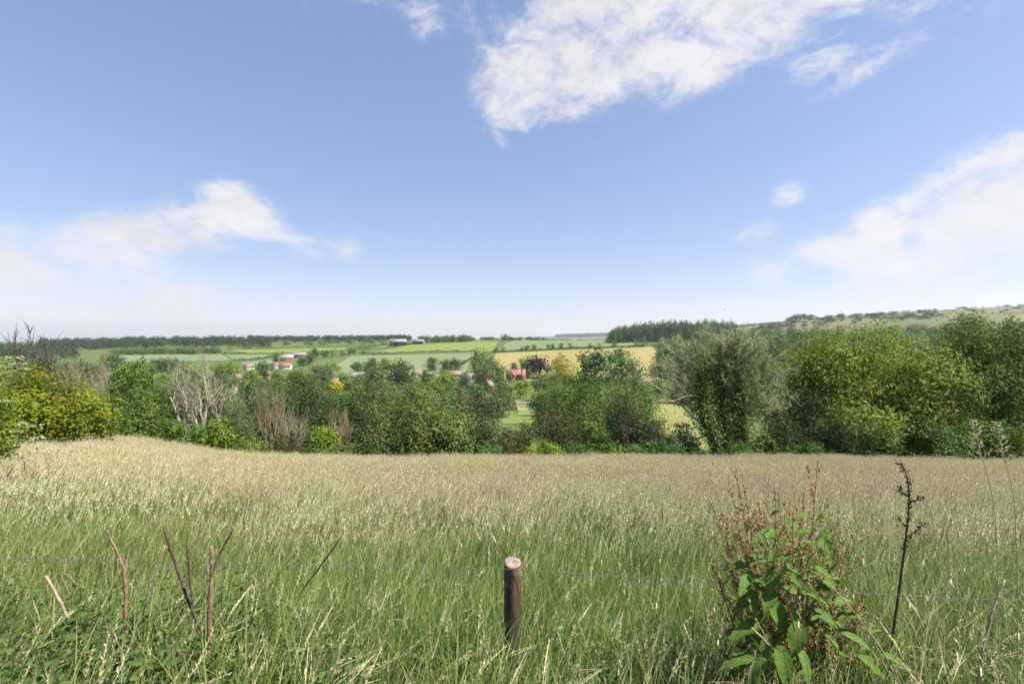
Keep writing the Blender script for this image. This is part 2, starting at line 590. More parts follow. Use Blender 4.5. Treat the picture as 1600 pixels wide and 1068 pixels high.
def bare_tree(name, p, q, wpx, y, mat, label, stems=3, levels=3, r=.1, kids=(5, 7), up=.25, lean=0, group=None, wander=.2, cat='dead tree', spread=.5, minr=.007):
    MINR[0] = minr
    b = at(p, y)
    H = (534 - q) / FPX * y - b[2]
    W = wpx / FPX * y
    rng = np.random.default_rng(int(p * 3 + q + y))
    out = []
    for s in range(stems):
        a = s * 2.4 + rng.uniform(0, 1)
        d = np.array([math.cos(a) * spread + lean, math.sin(a) * spread * .6, 1.0])
        grow(rng, (math.cos(a) * r, math.sin(a) * r, -.3), d, H * rng.uniform(.62, .8), r * rng.uniform(.8, 1.1), 0, out, levels, kids, up, wander)
    V, Q = tube_lines(out)
    # fit the spread of the branches to the tree's real height and width
    zmax = np.percentile(V[:, 2], 99.7); wx = np.percentile(V[:, 0], 98.5) - np.percentile(V[:, 0], 1.5)
    sz, sx = H / zmax, W / wx
    sc = np.array([sx, sx, sz])
    out = [(P * sc, R, l) for P, R, l in out]
    V, Q = tube_lines(out)
    root = empty(name, b, label, cat, group)
    nb = len([1 for o in out if o[2] == 0])
    tv, tq = tube_lines([o for o in out if o[2] == 0])
    obj('trunk', make_mesh('trunk', tv, [tq], [mat], smooth=True), root)
    tv, tq = tube_lines([o for o in out if o[2] > 0])
    obj('branches', make_mesh('branches', tv, [tq], [mat], smooth=True), root)
    return root, out


def leaves_along(lines, n, size, rng, spread, pal, parent, name='ivy', levels=(0, 1), aspect=.7):
    pts, wts = [], []
    for P, R, l in lines:
        if l in levels:
            for i in range(len(P) - 1):
                for f in (0, .33, .66):
                    pts.append(P[i] * (1 - f) + P[i + 1] * f); wts.append(1.0 if l == 0 else .5)
    pts = np.array(pts); wts = np.array(wts)
    i = rng.choice(len(pts), n, p=wts / wts.sum())
    d = norm(rng.normal(size=(n, 3)))
    P = pts[i] + d * (np.abs(rng.normal(0, spread, n)) + .03)[:, None] * np.array([1, 1, 1.3])
    V, F = leaf_cards(P, d + rng.normal(size=(n, 3)) * .5 + [0, 0, -.5], d + rng.normal(size=(n, 3)) * .4, size * rng.uniform(.7, 1.3, n), size * aspect * rng.uniform(.7, 1.2, n))
    return obj(name, make_mesh(name, V, [F], [PAL[pal]], np.clip(rng.normal(.5, .25, n), 0, 1)), parent)


# ------------------------------------------------------------------ ground, fields, haze
def build_ground():
    ys = np.unique(np.concatenate([np.linspace(-60, 0, 7), np.linspace(0, 46, 93), np.geomspace(46, 14000, 150)]))
    ss = np.linspace(-1, 1, 141)
    Yg, Sg = np.meshgrid(ys, ss, indexing='ij')
    Xg = Sg * (1.9 * np.maximum(Yg, 0) + 60)
    Zg = ground_z(Xg, Yg)
    V = np.stack([Xg, Yg, Zg], -1).reshape(-1, 3)
    a, b = len(ys), len(ss)
    i = np.arange(a - 1)[:, None] * b; j = np.arange(b - 1)[None]
    Q = np.stack([i + j, i + j + 1, i + b + j + 1, i + b + j], -1).reshape(-1, 4)
    m, t = material('rough_pasture')
    g = t.new('ShaderNodeNewGeometry')
    sp = t.new('ShaderNodeSeparateXYZ'); t.l.new(g.outputs['Position'], sp.inputs[0])
    n1 = t.noise(g.outputs['Position'], .012, 5, .6)
    n2 = t.noise(g.outputs['Position'], .9, 4, .6)
    c = t.mix(n1, (.065, .105, .028), (.115, .130, .042))
    c = t.mix(t.maprange(n2, .3, .7), c, (.06, .10, .025))
    # the open down on the right is dry grass
    dry = t.math('MULTIPLY', t.maprange(sp.outputs[1], 720, 980, smooth=True), t.maprange(sp.outputs[0], 430, 640, smooth=True))
    n3 = t.maprange(t.noise(g.outputs['Position'], .006, 6, .65), .4, .62)
    c = t.mix(dry, c, t.mix(n3, (.155, .132, .068), (.066, .088, .036)))
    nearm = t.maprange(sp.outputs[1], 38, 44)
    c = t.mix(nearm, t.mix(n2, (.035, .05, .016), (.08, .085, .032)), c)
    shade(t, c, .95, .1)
    o = obj('ground', make_mesh('ground', V, [Q], [m], smooth=True))
    tag(o, 'grassy land falling to the valley and rising to far fields', kind='structure')


build_ground()


def crop(name, c1, c2, stripes=None, c3=None):
    m, t = material(name)
    g = t.new('ShaderNodeNewGeometry')
    n = t.noise(g.outputs['Position'], .011, 6, .62, .5)
    c = t.mix(t.maprange(n, .33, .67), c1, c2)
    f = t.noise(g.outputs['Position'], .35, 4, .7)
    c = t.mix(t.maprange(f, .3, .75, 0, .35), c, tuple(v * .72 for v in c1))
    if stripes:
        mp = t.new('ShaderNodeMapping'); t.l.new(g.outputs['Position'], mp.inputs[0])
        mp.inputs['Rotation'].default_value = (0, 0, stripes[0])
        wv = t.new('ShaderNodeTexWave'); t.l.new(mp.outputs[0], wv.inputs[0])
        wv.inputs['Scale'].default_value = stripes[1]; wv.inputs['Distortion'].default_value = .4
        c = t.mix(t.maprange(wv.outputs[1], .86, 1.0, 0, .45), c, c3 or tuple(v * .6 for v in c1))
    shade(t, c, .95, .1)
    return m


M_PALE = crop('pale_wheat', (.125, .165, .075), (.160, .190, .095), (.5, .03))
M_GREEN = crop('green_crop', (.120, .170, .036), (.165, .198, .050), (1.2, .03))
M_TAN = crop('dry_hay', (.205, .180, .065), (.255, .210, .085))
M_PALE2 = crop('pale_barley', (.110, .155, .060), (.150, .185, .082), (1.0, .03))
M_LAWN = crop('mown_lawn', (.105, .155, .036), (.14, .175, .048))
M_PATH = crop('gravel_drive', (.22, .185, .13), (.28, .23, .17))


def field(name, corners, mat, label, rise=.35, y0=420., y1=3200., nx=40, ny=24):
    c = [np.array(on_ground(p, q, y0, y1)) for p, q in corners]
    s, t = np.meshgrid(np.linspace(0, 1, nx), np.linspace(0, 1, ny))
    s, t = s[..., None], t[..., None]
    XY = (c[0] * (1 - s) + c[1] * s) * (1 - t) + (c[3] * (1 - s) + c[2] * s) * t
    z = ground_z(XY[..., 0], XY[..., 1]) + rise
    V = np.dstack([XY, z]).reshape(-1, 3)
    i = np.arange(ny - 1)[:, None] * nx; j = np.arange(nx - 1)[None]
    Q = np.stack([i + j, i + j + 1, i + nx + j + 1, i + nx + j], -1).reshape(-1, 4)[:, ::-1]
    o = obj(name, make_mesh(name, V, [Q], [mat], smooth=True))
    tag(o, label, kind='structure')
    return c


field('wheat_field', [(548, 556), (740, 551), (722, 588), (470, 596)], M_PALE, 'large pale green wheat field above the village')
field('crop_field', [(642, 538.5), (778, 533), (772, 549.5), (572, 553)], M_GREEN, 'bright yellow green field sloping below the barns', .5)
field('barley_field', [(800, 532), (1003, 531.5), (1008, 541), (773, 549.5)], M_PALE2, 'pale green field left of the beech wood', .6)
field('hay_field', [(776, 552), (1018, 542.0), (1090, 600), (734, 596)], M_TAN, 'golden hay field below the hedge with round trees', .4)
field('meadow', [(352, 547), (585, 541.5), (545, 546.5), (400, 553.5)], M_GREEN, 'bright green meadow under the distant wood', .5)
field('meadow', [(588, 541), (640, 537), (612, 543.5), (560, 546.5)], M_PALE2, 'narrow green strip between two hedges left of the barns', .5)
field('wheat_field', [(180, 555), (345, 553.5), (362, 563), (170, 568)], M_PALE, 'pale field at the foot of the left wood', .45)
field('barley_field', [(352, 554), (432, 553.5), (392, 562.5), (366, 563)], M_PALE2, 'small pale green field left of the farm', .45)
field('barley_field', [(376, 567), (432, 560), (436, 567), (384, 574)], M_PALE, 'small pale triangle of crop left of the farm', .45)
field('lawn', [(786, 632), (832, 632), (836, 662), (784, 662)], M_LAWN, 'mown lawn between the trees below the brick house', .12, 90, 420)
field('gravel_path', [(790, 625), (830, 625), (830, 630), (788, 630.5)], M_PATH, 'pale gravel drive at the top of the lawn', .2, 90, 420)
field('gravel_path', [(806, 638), (828, 638), (828, 641), (804, 641)], M_PATH, 'short pale path across the lawn', .2, 90, 420)
field('paddock', [(1016, 624), (1064, 624), (1120, 706), (1040, 706)], crop('dry_paddock', (.17, .17, .055), (.22, .20, .075)), 'yellowing paddock seen through the dead branches', .12, 70, 420)

hz_m, t = material('pale_air')
pv = t.new('ShaderNodeVolumePrincipled')
pv.inputs['Color'].default_value = (.80, .88, 1.0, 1)
pv.inputs['Density'].default_value = 7.0e-5
pv.inputs['Anisotropy'].default_value = .25
pv.inputs['Density Attribute'].default_value = ''
om = t.new('ShaderNodeOutputMaterial'); t.l.new(pv.outputs[0], om.inputs['Volume'])
hz_m.cycles.homogeneous_volume = True
hx, h0, h1 = 28000., -75., 340.
HV = np.array([(x, y, z) for z in (h0, h1) for y in (-300., 14500.) for x in (-hx, hx)])
HF = np.array([(0, 2, 3, 1), (4, 5, 7, 6), (0, 1, 5, 4), (2, 6, 7, 3), (0, 4, 6, 2), (1, 3, 7, 5)])
tag(obj('haze', make_mesh('haze', HV, [HF], [hz_m])), 'thin summer haze over the valley', kind='stuff')


# ------------------------------------------------------------------ far woods (each reads as one mass)
def unit_crowns(shape, n, count, size, seed, **opt):
    out = []
    for k in range(count):
        rng = np.random.default_rng(seed + k)
        lob = lobes_for(shape, 1.0, 1.0, .02, rng, 11)
        out.append(crown_arrays(lob, n, size, rng, **opt))
    return out


FARC = unit_crowns('dome', 230, 7, .17, 300, spray=5, inner=.1, spread=1.2)
MIDC = unit_crowns('dome', 620, 6, .11, 350, spray=6, inner=.1, spread=1.3)
TALLC = unit_crowns('dome', 560, 6, .13, 380, spray=6, inner=.1, spread=1.3)


def mass(name, pts, W, H, lib, pal, label, kind='stuff', seed=1, cat=None, sink=0.0, grade=None):
    rng = np.random.default_rng(seed)
    VV, TT, FF, off = [], [], [], 0
    for k, (x, y) in enumerate(pts):
        V, F, ti = lib[rng.integers(len(lib))]
        w_, h_ = W * rng.uniform(.75, 1.25), H * rng.uniform(.8, 1.12)
        a = rng.uniform(0, 6.28)
        R = np.array([[math.cos(a), -math.sin(a)], [math.sin(a), math.cos(a)]])
        X = V.copy()
        X[:, :2] = X[:, :2] @ R.T * w_
        X[:, 2] *= h_ * (grade(x, y) if grade else 1)
        X += [x, y, float(ground_z(x, y)) - sink]
        VV.append(X); FF.append(F + off); off += len(X)
        TT.append(np.clip(ti * .7 + rng.uniform(0, .3), 0, 1))
    o = obj(name, make_mesh(name, np.concatenate(VV), [np.concatenate(FF)], [PAL[pal]], np.concatenate(TT)))
    return tag(o, label, cat, None, kind if kind != 'thing' else None)


def strip_points(p0, p1, y0, y1, n, seed):
    rng = np.random.default_rng(seed)
    pp = rng.uniform(p0, p1, n); yy = rng.uniform(y0, y1, n)
    return [((a - 800) / FPX * b, b) for a, b in zip(pp, yy)]


mass('woodland', strip_points(60, 420, 960, 1350, 300, 1), 17, 18, FARC, 'hedge', 'dark wood along the left skyline')
mass('woodland', strip_points(-90, 120, 700, 1100, 120, 2), 15, 14, FARC, 'hedge', 'dark wood falling away at the far left')
mass('woodland', strip_points(175, 345, 800, 850, 70, 3), 13, 11, MIDC, 'oak', 'green belt of trees at the top of the left pale field')
mass('woodland', strip_points(390, 640, 1180, 1700, 260, 4), 18, 16, FARC, 'hedge', 'distant line of woods on the skyline left of the barns')
mass('woodland', strip_points(440, 600, 1000, 1120, 26, 5), 14, 11, FARC, 'oak', 'scattered trees below the skyline woods left of the barns')
mass('woodland', strip_points(655, 735, 1000, 1080, 46, 6), 15, 14, FARC, 'oakdark', 'tree belt on the skyline right of the barns')
mass('woodland', strip_points(735, 850, 1080, 1300, 40, 7), 14, 9, FARC, 'oakdark', 'low hedgerow trees on the central skyline')
mass('woodland', strip_points(830, 960, 1300, 1400, 26, 8), 14, 6, FARC, 'oakdark', 'far thin line of trees left of the beech wood')
mass('woodland', strip_points(870, 980, 5200, 6900, 300, 9), 60, 26, FARC, 'oakdark', 'hazy blue wood on the farthest hill')
bp = []
rb = np.random.default_rng(21)
for row in range(6):
    for k in range(34):
        p = 951 + k * 5.6 + rb.uniform(-1.5, 1.5) + row * 3
        bp.append(((p - 800) / FPX * (800 + row * 16), 800 + row * 16 + rb.uniform(-4, 4)))
mass('beech_wood', bp, 11.5, 31, TALLC, 'beech', 'tall even beech wood on the ridge with a clean left end', grade=lambda x, y: float(np.interp(x / y * FPX + 800, [948, 965, 1000, 1050, 1140], [.62, .80, .95, 1.1, 1.0])))
mass('woodland', strip_points(1030, 1150, 620, 720, 44, 22), 15, 14, MIDC, 'ashgreen', 'lighter green trees under the beech wood')
mass('woodland', strip_points(1130, 1420, 420, 620, 90, 23), 15, 15, MIDC, 'oak', 'mixed trees filling the valley side below the right hill')
mass('woodland', strip_points(1130, 1720, 640, 830, 230, 25), 17, 19, MIDC, 'oak', 'belt of trees along the foot of the dry down at the right')
mass('woodland', strip_points(1120, 1470, 980, 1260, 80, 26), 17, 10, FARC, 'hedge', 'dark scrub wood spread over the left slope of the down')
mass('woodland', strip_points(1120, 1240, 1900, 2200, 90, 24), 20, 11, FARC, 'oakdark', 'thin far trees on the skyline right of the beech wood')


# ------------------------------------------------------------------ hedges between the fields
def hedge(pts, h, wd, label, n=900, pal='hedge', size=.9):
    g = [np.array(on_ground(p, q)) for p, q in pts]
    seg = [np.linalg.norm(b - a) for a, b in zip(g[:-1], g[1:])]
    cum = np.r_[0, np.cumsum(seg)]
    rng = np.random.default_rng(int(pts[0][0] * 3 + pts[0][1]))
    t = rng.uniform(0, cum[-1], n)
    X = np.interp(t, cum, [a[0] for a in g]); Y = np.interp(t, cum, [a[1] for a in g])
    hh = h * (1 + .3 * np.sin(t * .21) + .2 * np.sin(t * .057 + 1))
    X = X + rng.normal(0, wd * .3, n); Y = Y + rng.normal(0, wd * .3, n)
    Z = ground_z(X, Y) + rng.uniform(0, 1, n) ** .7 * hh
    P = np.column_stack([X, Y, Z]); c = np.array([X.mean(), Y.mean(), Z.mean()])
    d = norm(rng.normal(size=(n, 3)) + [0, 0, .3])
    V, F = leaf_cards(P - c, d, rng.normal(size=(n, 3)) + [0, 0, .4], size * rng.uniform(.8, 1.5, n), size * rng.uniform(.7, 1.2, n))
    o = obj('hedge', make_mesh('hedge', V, [F], [PAL[pal]], rng.random(n)), None, c)
    return tag(o, label, 'hedge')


hedge([(560, 553.5), (640, 551.5), (742, 549.5)], 2.6, 2.5, 'long dark hedge between the wheat field and the bright green field', 2600)
hedge([(768, 551), (860, 546), (1008, 541.5)], 2.2, 2.5, 'long hedge above the golden hay field', 3400)
hedge([(556, 547), (612, 543), (645, 537.5)], 3, 3, 'hedge climbing to the barns along the lower side of the narrow strip', 1500)
hedge([(540, 546.5), (588, 541), (606, 538.5)], 2.6, 3, 'upper hedge of the narrow green strip left of the barns', 1100)
hedge([(345, 553.5), (400, 553.5), (436, 552.5)], 2.4, 2.5, 'thin hedge along the bottom of the bright green meadow', 900)
hedge([(364, 565), (395, 562.5), (436, 556)], 2.6, 3, 'hedge between the small pale fields left of the farm', 900)
hedge([(716, 574), (728, 566), (742, 560)], 3.2, 4, 'short thick hedge at the right end of the wheat field', 700)
hedge([(352, 547), (470, 543.5), (590, 541)], 2.6, 3, 'hedge along the top of the bright green meadow', 1500)
hedge([(772, 549), (786, 540), (800, 532)], 1.2, 1.5, 'thin sparse hedge dividing the two upper fields', 260)
hedge([(1000, 541), (1040, 540)], 4, 6, 'thick hedge end at the corner of the beech wood', 400)


# ------------------------------------------------------------------ trees seen small (they share crown meshes)
def lib_meshes(shape, n, count, size, seed, **opt):
    out = []
    for k, (V, F, ti) in enumerate(unit_crowns(shape, n, count, size, seed, **opt)):
        rng = np.random.default_rng(seed + 50 + k)
        me = make_mesh('crown', V, [F], [PAL['oak']], ti)
        lob = lobes_for(shape, 1, 1, .02, rng, 11)
        tv, tq = tubes(limb_lines(1, 1, .02, rng, lob, .028, 5), 5)
        out.append((me, make_mesh('trunk', tv, [tq], [BARK], smooth=True)))
    return out


LIB = {
    'dome': lib_meshes('dome', 2000, 5, .075, 500, inner=.12),
    'round': lib_meshes('round', 1700, 4, .08, 520, inner=.12),
    'cone': lib_meshes('cone', 1400, 3, .07, 540, droop=.3, flat=.4, aspect=.4),
    'column': lib_meshes('column', 1500, 3, .085, 560, inner=.12),
    'small': lib_meshes('round', 420, 4, .14, 580, inner=.1, spray=5),
}


def small_tree(name, p, q, wpx, y, shape, pal, label, cat='tree', group=None, base=None, seed=0):
    if base is not None:                       # stands where row `base` meets the far slope
        x, y = on_ground(p, base)
        b = np.array([x, y, float(ground_z(x, y))])
    else:
        b = at(p, y)
    H = max(1.5, (534 - q) / FPX * b[1] - b[2]) * 1.03
    W = wpx / FPX * b[1] * 1.08
    rng = random.Random(int(p * 5 + q * 3 + seed))
    me, tr = rng.choice(LIB[shape])
    root = empty(name, b, label, cat, group)
    rz = rng.uniform(0, 6.28)
    for nm, m_, mat in (('trunk', tr, BARK), ('crown', me, PAL[pal])):
        o = obj(nm, m_, root)
        o.scale = (W, W, H)
        o.rotation_euler = (0, 0, rz)
        o.material_slots[0].link = 'OBJECT'
        o.material_slots[0].material = mat
    return root


HT = 'round hedgerow trees above the hay field'
for p, q, wp, base, lab in (
        (775, 542, 7, 549.5, 'first small round tree from the left in the hedge above the hay field'),
        (786.5, 541, 7, 549, 'second small round tree in the hedge, just right of the leftmost one'),
        (816, 541.5, 8, 547.5, 'low bush on the left of a joined pair in the hedge above the hay field'),
        (823, 539, 11, 547, 'wide round tree joined to a low bush in the hedge above the hay field'),
        (834, 537, 8, 546.5, 'upright round tree right of the joined pair in the hedge'),
        (857, 536.5, 8, 545.5, 'left one of two trees touching in the middle of the hedge'),
        (863.5, 536, 6, 545.5, 'narrow right one of two trees touching in the middle of the hedge'),
        (877, 535, 8, 545, 'round hedge tree between the touching pair and the last large one'),
        (890.5, 534.5, 8, 544.5, 'last large round tree before the gap in the hedge'),
        (921, 535.5, 6, 543.5, 'small tree alone behind the dark green crown at the hedge'),
        (936, 535, 5, 543, 'tiny slim tree alone in the right half of the hedge'),
        (960, 532, 9, 542, 'pale round tree near the right end of the hedge')):
    small_tree('hedge_tree', p, q, wp, 0, 'small', 'oakdark' if p < 950 else 'willow', lab, 'tree', HT, base=base)
small_tree('hedge_tree', 994, 529, 8, 0, 'small', 'willow', 'paler left one of two trees at the corner of the beech wood', 'tree', HT, base=541)
small_tree('hedge_tree', 1004, 526, 11, 0, 'small', 'ashgreen', 'taller right one of two trees at the corner of the beech wood', 'tree', HT, base=541)

FT = 'trees around the far farm'
for p, q, wp, base, sh, pal, lab in (
        (492, 543, 16, 558, 'round', 'oakdark', 'dark round tree at the left of the row behind the farm'),
        (507, 546, 13, 559, 'round', 'oakdark', 'second dark tree in the row right of the farm'),
        (519, 545, 13, 558, 'small', 'oak', 'third greener tree in the row right of the farm'),
        (535, 547, 11, 556.5, 'small', 'oak', 'low round tree in the middle of the row right of the farm'),
        (546, 544.5, 10, 554.5, 'small', 'oakdark', 'dark tree right of the middle of the row beyond the farm'),
        (553, 542, 11, 553.5, 'small', 'oakdark', 'last dark tree of the row where the upper hedges meet'),
        (568, 545.5, 5, 552.5, 'small', 'oak', 'small lone tree at the end of the hedge by the bright field'),
        (484, 550, 19, 570, 'round', 'oakdark', 'large dark tree touching the right side of the farm'),
        (473, 556, 18, 572, 'round', 'oakdark', 'broad dark tree in front of the farm on its right'),
        (431, 552, 12, 569, 'round', 'oakdark', 'dark rounded tree touching the left side of the farm'),
        (441, 548.5, 6, 554, 'small', 'oak', 'little tree behind the farm roofs'),
        (360, 540, 6, 546.5, 'small', 'oak', 'small tree in the field under the left wood'),
        (390, 537, 9, 545, 'small', 'oak', 'rounder small tree on the hedge under the left wood'),
        (402, 536.5, 5, 543.5, 'small', 'willow', 'tiny pale tree right of the rounder one under the left wood')):
    small_tree('field_tree', p, q, wp, 0, sh, pal, lab, 'tree', FT, base=base)

SK = 'single trees on the skyline'
for p, q, wp, y, sh, pal, lab in (
        (725, 521, 9, 1010, 'small', 'willow', 'pale tall tree standing above the skyline belt'),
        (788, 521.5, 13, 1000, 'small', 'oak', 'green tree on the skyline left of a dark low one'),
        (799, 525.5, 8, 990, 'small', 'purple', 'dark low tree on the skyline by the field corner'),
        (812, 526, 8, 1010, 'small', 'oak', 'low green tree right of the dark one on the skyline'),
        (664, 522.5, 12, 985, 'small', 'oakdark', 'dark tree at the right end of the barns'),
        (612, 533, 7, 930, 'small', 'oakdark', 'dark bush in front of the large barn')):
    small_tree('skyline_tree', p, q, wp, y, sh, pal, lab, 'tree', SK)

# village and valley trees: column, top row, width, depth
VT = 'trees around the village'
VILLAGE = [
    (175, 548, 27, 420, 'round', 'oakdark', 'dark blue green tree at the left end of the pale field'),
    (217, 558, 40, 330, 'dome', 'oak', 'broad green tree below the left pale field'),
    (245, 557, 22, 430, 'dome', 'oakdark', 'dark tree left of the tiled roof under the pale field'),
    (262, 557, 22, 430, 'dome', 'oakdark', 'dark tree above the tiled roof under the pale field'),
    (279, 559, 20, 420, 'dome', 'oakdark', 'dark tree right of the tiled roof under the pale field'),
    (300, 566, 34, 300, 'dome', 'lime', 'bright green tree behind the large bleached dead tree'),
    (340, 566, 30, 480, 'dome', 'oak', 'green tree right behind the bleached dead tree'),
    (361, 564, 26, 480, 'dome', 'lime', 'lime green tree above the pink roofs on the left'),
    (358, 586, 18, 240, 'dome', 'willow', 'grey green tree between the pink roofs'),
    (392, 575, 24, 280, 'dome', 'ash', 'yellow green tree left of the white cottages'),
    (410, 562, 26, 400, 'dome', 'oakdark', 'dark tree left above the white cottages'),
    (434, 576, 20, 260, 'dome', 'ash', 'bright tree below the white cottages'),
    (462, 577, 24, 300, 'dome', 'oak', 'green tree right below the white cottages'),
    (518, 563, 24, 300, 'dome', 'lime', 'bright green tree rising above the dark yews'),
    (513, 568, 10, 270, 'column', 'purple', 'purple leaved tree in front of the bright green one'),
    (506, 573, 18, 230, 'column', 'greygreen', 'pale brownish tree left of the purple leaved one'),
    (497, 568, 20, 320, 'dome', 'greygreen', 'grey green tree beside the wheat field above the yews'),
    (536, 580, 18, 260, 'dome', 'ash', 'yellow green tree above the yellow shrub'),
    (557, 563, 18, 480, 'dome', 'oakdark', 'dark conical tree behind the grey roof'),
    (579, 557, 30, 350, 'dome', 'oakdark', 'dark tree at the back of the clump over the wheat field'),
    (603, 557, 26, 340, 'dome', 'ash', 'yellow green tree between the darker ones over the wheat field'),
    (586, 570, 42, 260, 'dome', 'willow', 'pale soft green tree right of the grey roof'),
    (621, 558, 42, 290, 'dome', 'oakdark', 'large dark green round tree over the wheat field'),
    (675, 556, 20, 470, 'dome', 'oakdark', 'dark tree at the left of the row of three by the wheat field'),
    (695, 559, 20, 470, 'dome', 'oakdark', 'middle dark tree of the row of three by the wheat field'),
    (711, 557, 22, 470, 'dome', 'oakdark', 'right dark tree of the row of three by the wheat field'),
    (668, 577, 26, 260, 'dome', 'oakdark', 'dark tree left of the row of three red roofs'),
    (692, 577, 30, 280, 'dome', 'lime', 'yellow green tree left of the red tiled roof'),
    (685, 589, 14, 220, 'round', 'purple', 'small reddish bush among the village trees'),
    (686, 597, 26, 180, 'round', 'lime', 'bright round tree below the red tiled roof'),
    (750, 541, 26, 360, 'column', 'oak', 'tall green tree standing against the field edge'),
    (766, 556, 36, 280, 'dome', 'oak', 'broad green tree right of the tall one'),
    (757, 568, 34, 220, 'dome', 'greygreen', 'olive tree in front of the tall green one'),
    (776, 567, 30, 230, 'dome', 'hawthorn', 'yellowish flowering tree left of the brick house'),
    (728, 575, 24, 200, 'cedar', 'cedar', 'silvery cedar right of the red tiled roof'),
    (802, 565, 13, 500, 'round', 'oakdark', 'small dark evergreen behind the brick house'),
    (824, 554, 30, 500, 'dome', 'oak', 'green tree between the brick house and the purple beech'),
    (842, 552, 34, 270, 'dome', 'purple', 'large dark purple copper beech beside the brick house'),
    (878, 553, 36, 280, 'dome', 'gold', 'golden yellow tree right of the copper beech'),
    (880, 572, 30, 230, 'dome', 'gold', 'lower golden tree in front of the other golden one'),
    (787, 585, 34, 170, 'column', 'willow', 'grey green willow left below the brick house'),
    (813, 592, 26, 200, 'bush', 'lime', 'bright lime tree below the brick house'),
    (850, 580, 40, 180, 'dome', 'hawthorn', 'tree with pale tips below the copper beech'),
    (930, 538, 62, 240, 'dome', 'oakdark', 'large dark green tree overlapping the golden hay field'),
    (972, 541, 50, 240, 'dome', 'oak', 'right half of the dark green pair overlapping the hay field'),
    (990, 565, 22, 200, 'cedar', 'yew', 'dark conifer at the right foot of the dark green pair'),
    (1048, 538, 42, 260, 'dome', 'teal', 'blue green domed tree right of the hay field'),
    (1034, 560, 34, 200, 'dome', 'oakdark', 'dark tree at the right edge of the hay field'),
    (1080, 529, 44, 330, 'dome', 'oak', 'green tree behind the top of the ivy covered tree'),
    (1085, 560, 60, 180, 'dome', 'oakdark', 'dark trees behind the left limbs of the ivy covered tree'),
    (1140, 520, 50, 300, 'dome', 'ashgreen', 'light green tree behind the right limbs of the ivy covered tree'),
    (1170, 527, 26, 230, 'dome', 'lime', 'small yellow green crown left of the domed tree'),
    (1213, 516, 48, 230, 'dome', 'teal', 'large domed green tree right of the ivy covered tree'),
    (1234, 502, 20, 300, 'cone', 'cedar', 'grey green conifer above the domed tree'),
    (1258, 510, 44, 270, 'dome', 'oakdark', 'dark rounded tree right of the grey conifer'),
    (1186, 555, 50, 120, 'dome', 'ashgreen', 'fresh green tree between ivy covered tree and ash'),
    (1215, 560, 24, 150, 'round', 'purple', 'dark purple shrub below the domed tree'),
    (1290, 512, 50, 200, 'dome', 'ashgreen', 'green tree showing left of the large ash'),
    (120, 560, 40, 200, 'dome', 'oakdark', 'dark tree behind the bare trees on the left'),
    (75, 556, 60, 220, 'dome', 'oakdark', 'dark tree between the bare trees and the maple'),
    (150, 566, 34, 180, 'dome', 'greygreen', 'dull green tree right of the bare trees'),
    (20, 556, 60, 220, 'dome', 'oakdark', 'dark tree low at the left edge behind the maple'),
]
def stand(p, q, wpx, ratio):
    ys_ = np.geomspace(100, 620, 500)
    row = 534 - ground_z((p - 800) / FPX * ys_, ys_) / ys_ * FPX
    return float(ys_[np.argmin(np.abs(row - (q + ratio * wpx)))])


for r in VILLAGE:
    sh = r[4]
    r = list(r)
    r[2] *= 1.12
    r[3] = stand(r[0], r[1], r[2], {'column': 1.7, 'cone': 1.5, 'cedar': 1.5}.get(sh, 1.05))
    nm = {'purple': 'purple_tree', 'cedar': 'cedar', 'gold': 'golden_tree', 'willow': 'willow'}.get(r[5], 'valley_tree')
    small_tree(nm, r[0], r[1], r[2], r[3], {'cedar': 'cone', 'bush': 'round'}.get(sh, sh), r[5], r[6], 'tree', VT)
rf = random.Random(77)
FILL = [(p + rf.uniform(-9, 9), y) for p in range(150, 1300, 25) for y in (150 + rf.uniform(0, 30), 215 + rf.uniform(0, 40))
        if not (776 < p < 850) and not (1000 < p < 1130 and y < 200)]
FILL += [(p + rf.uniform(-8, 8), y) for p in range(175, 1010, 19) for y in (300 + rf.uniform(0, 40), 375 + rf.uniform(0, 45)) if not (785 < p < 845)]
MARKS = [(150, 'the field maple'), (205, 'the olive topped tree'), (255, 'the thin brownish tree'), (312, 'the bleached dead tree'), (372, 'the willow bush'), (424, 'the tan dead sapling'),
         (470, 'the tallest left yew'), (520, 'the yellow shrub'), (572, 'the broad dark yew'), (620, 'the hawthorn left side'), (655, 'the large hawthorn'), (692, 'the tall young ash'),
         (724, 'the silvery cedar'), (755, 'the upright dark yew'), (868, 'the large brown yew'), (925, 'the ash sapling'), (975, 'the sparse grey green tree'), (1015, 'the tangle of dark twigs'),
         (1098, 'the leaning ivy trunk'), (1165, 'the upright ivy trunk'), (1213, 'the domed tree'), (1252, 'the very dark yew'), (1292, 'the left shoulder of the ash')]
HUE = {'lime': 'lime green', 'willow': 'pale soft green', 'oak': 'mid green', 'oakdark': 'dark green', 'ashgreen': 'light green', 'greygreen': 'greyish green', 'teal': 'fresh green'}
for p, y in FILL:
    hgt = rf.uniform(6.5, 10.0) if y < 270 else rf.uniform(5.5, 9.5)
    b = at(p, y)
    q = 534 - (b[2] + hgt) / y * FPX
    pal, shp = rf.choice(list(HUE)), rf.choice(['dome', 'round'])
    mk = min(MARKS, key=lambda m: abs(m[0] - p))
    side = 'behind' if abs(mk[0] - p) < 9 else ('left of' if p < mk[0] else 'right of')
    small_tree('valley_tree', p, q, (rf.uniform(6.5, 10) if y < 270 else rf.uniform(8, 12)) / y * FPX, y, shp, pal,
               f"{HUE[pal]} {'round' if shp == 'round' else 'domed'} tree {'low' if y < 200 else 'farther' if y < 270 else 'distant' if y < 350 else 'remotest'} in the valley {side} {mk[1]}", 'tree', 'trees filling the valley')
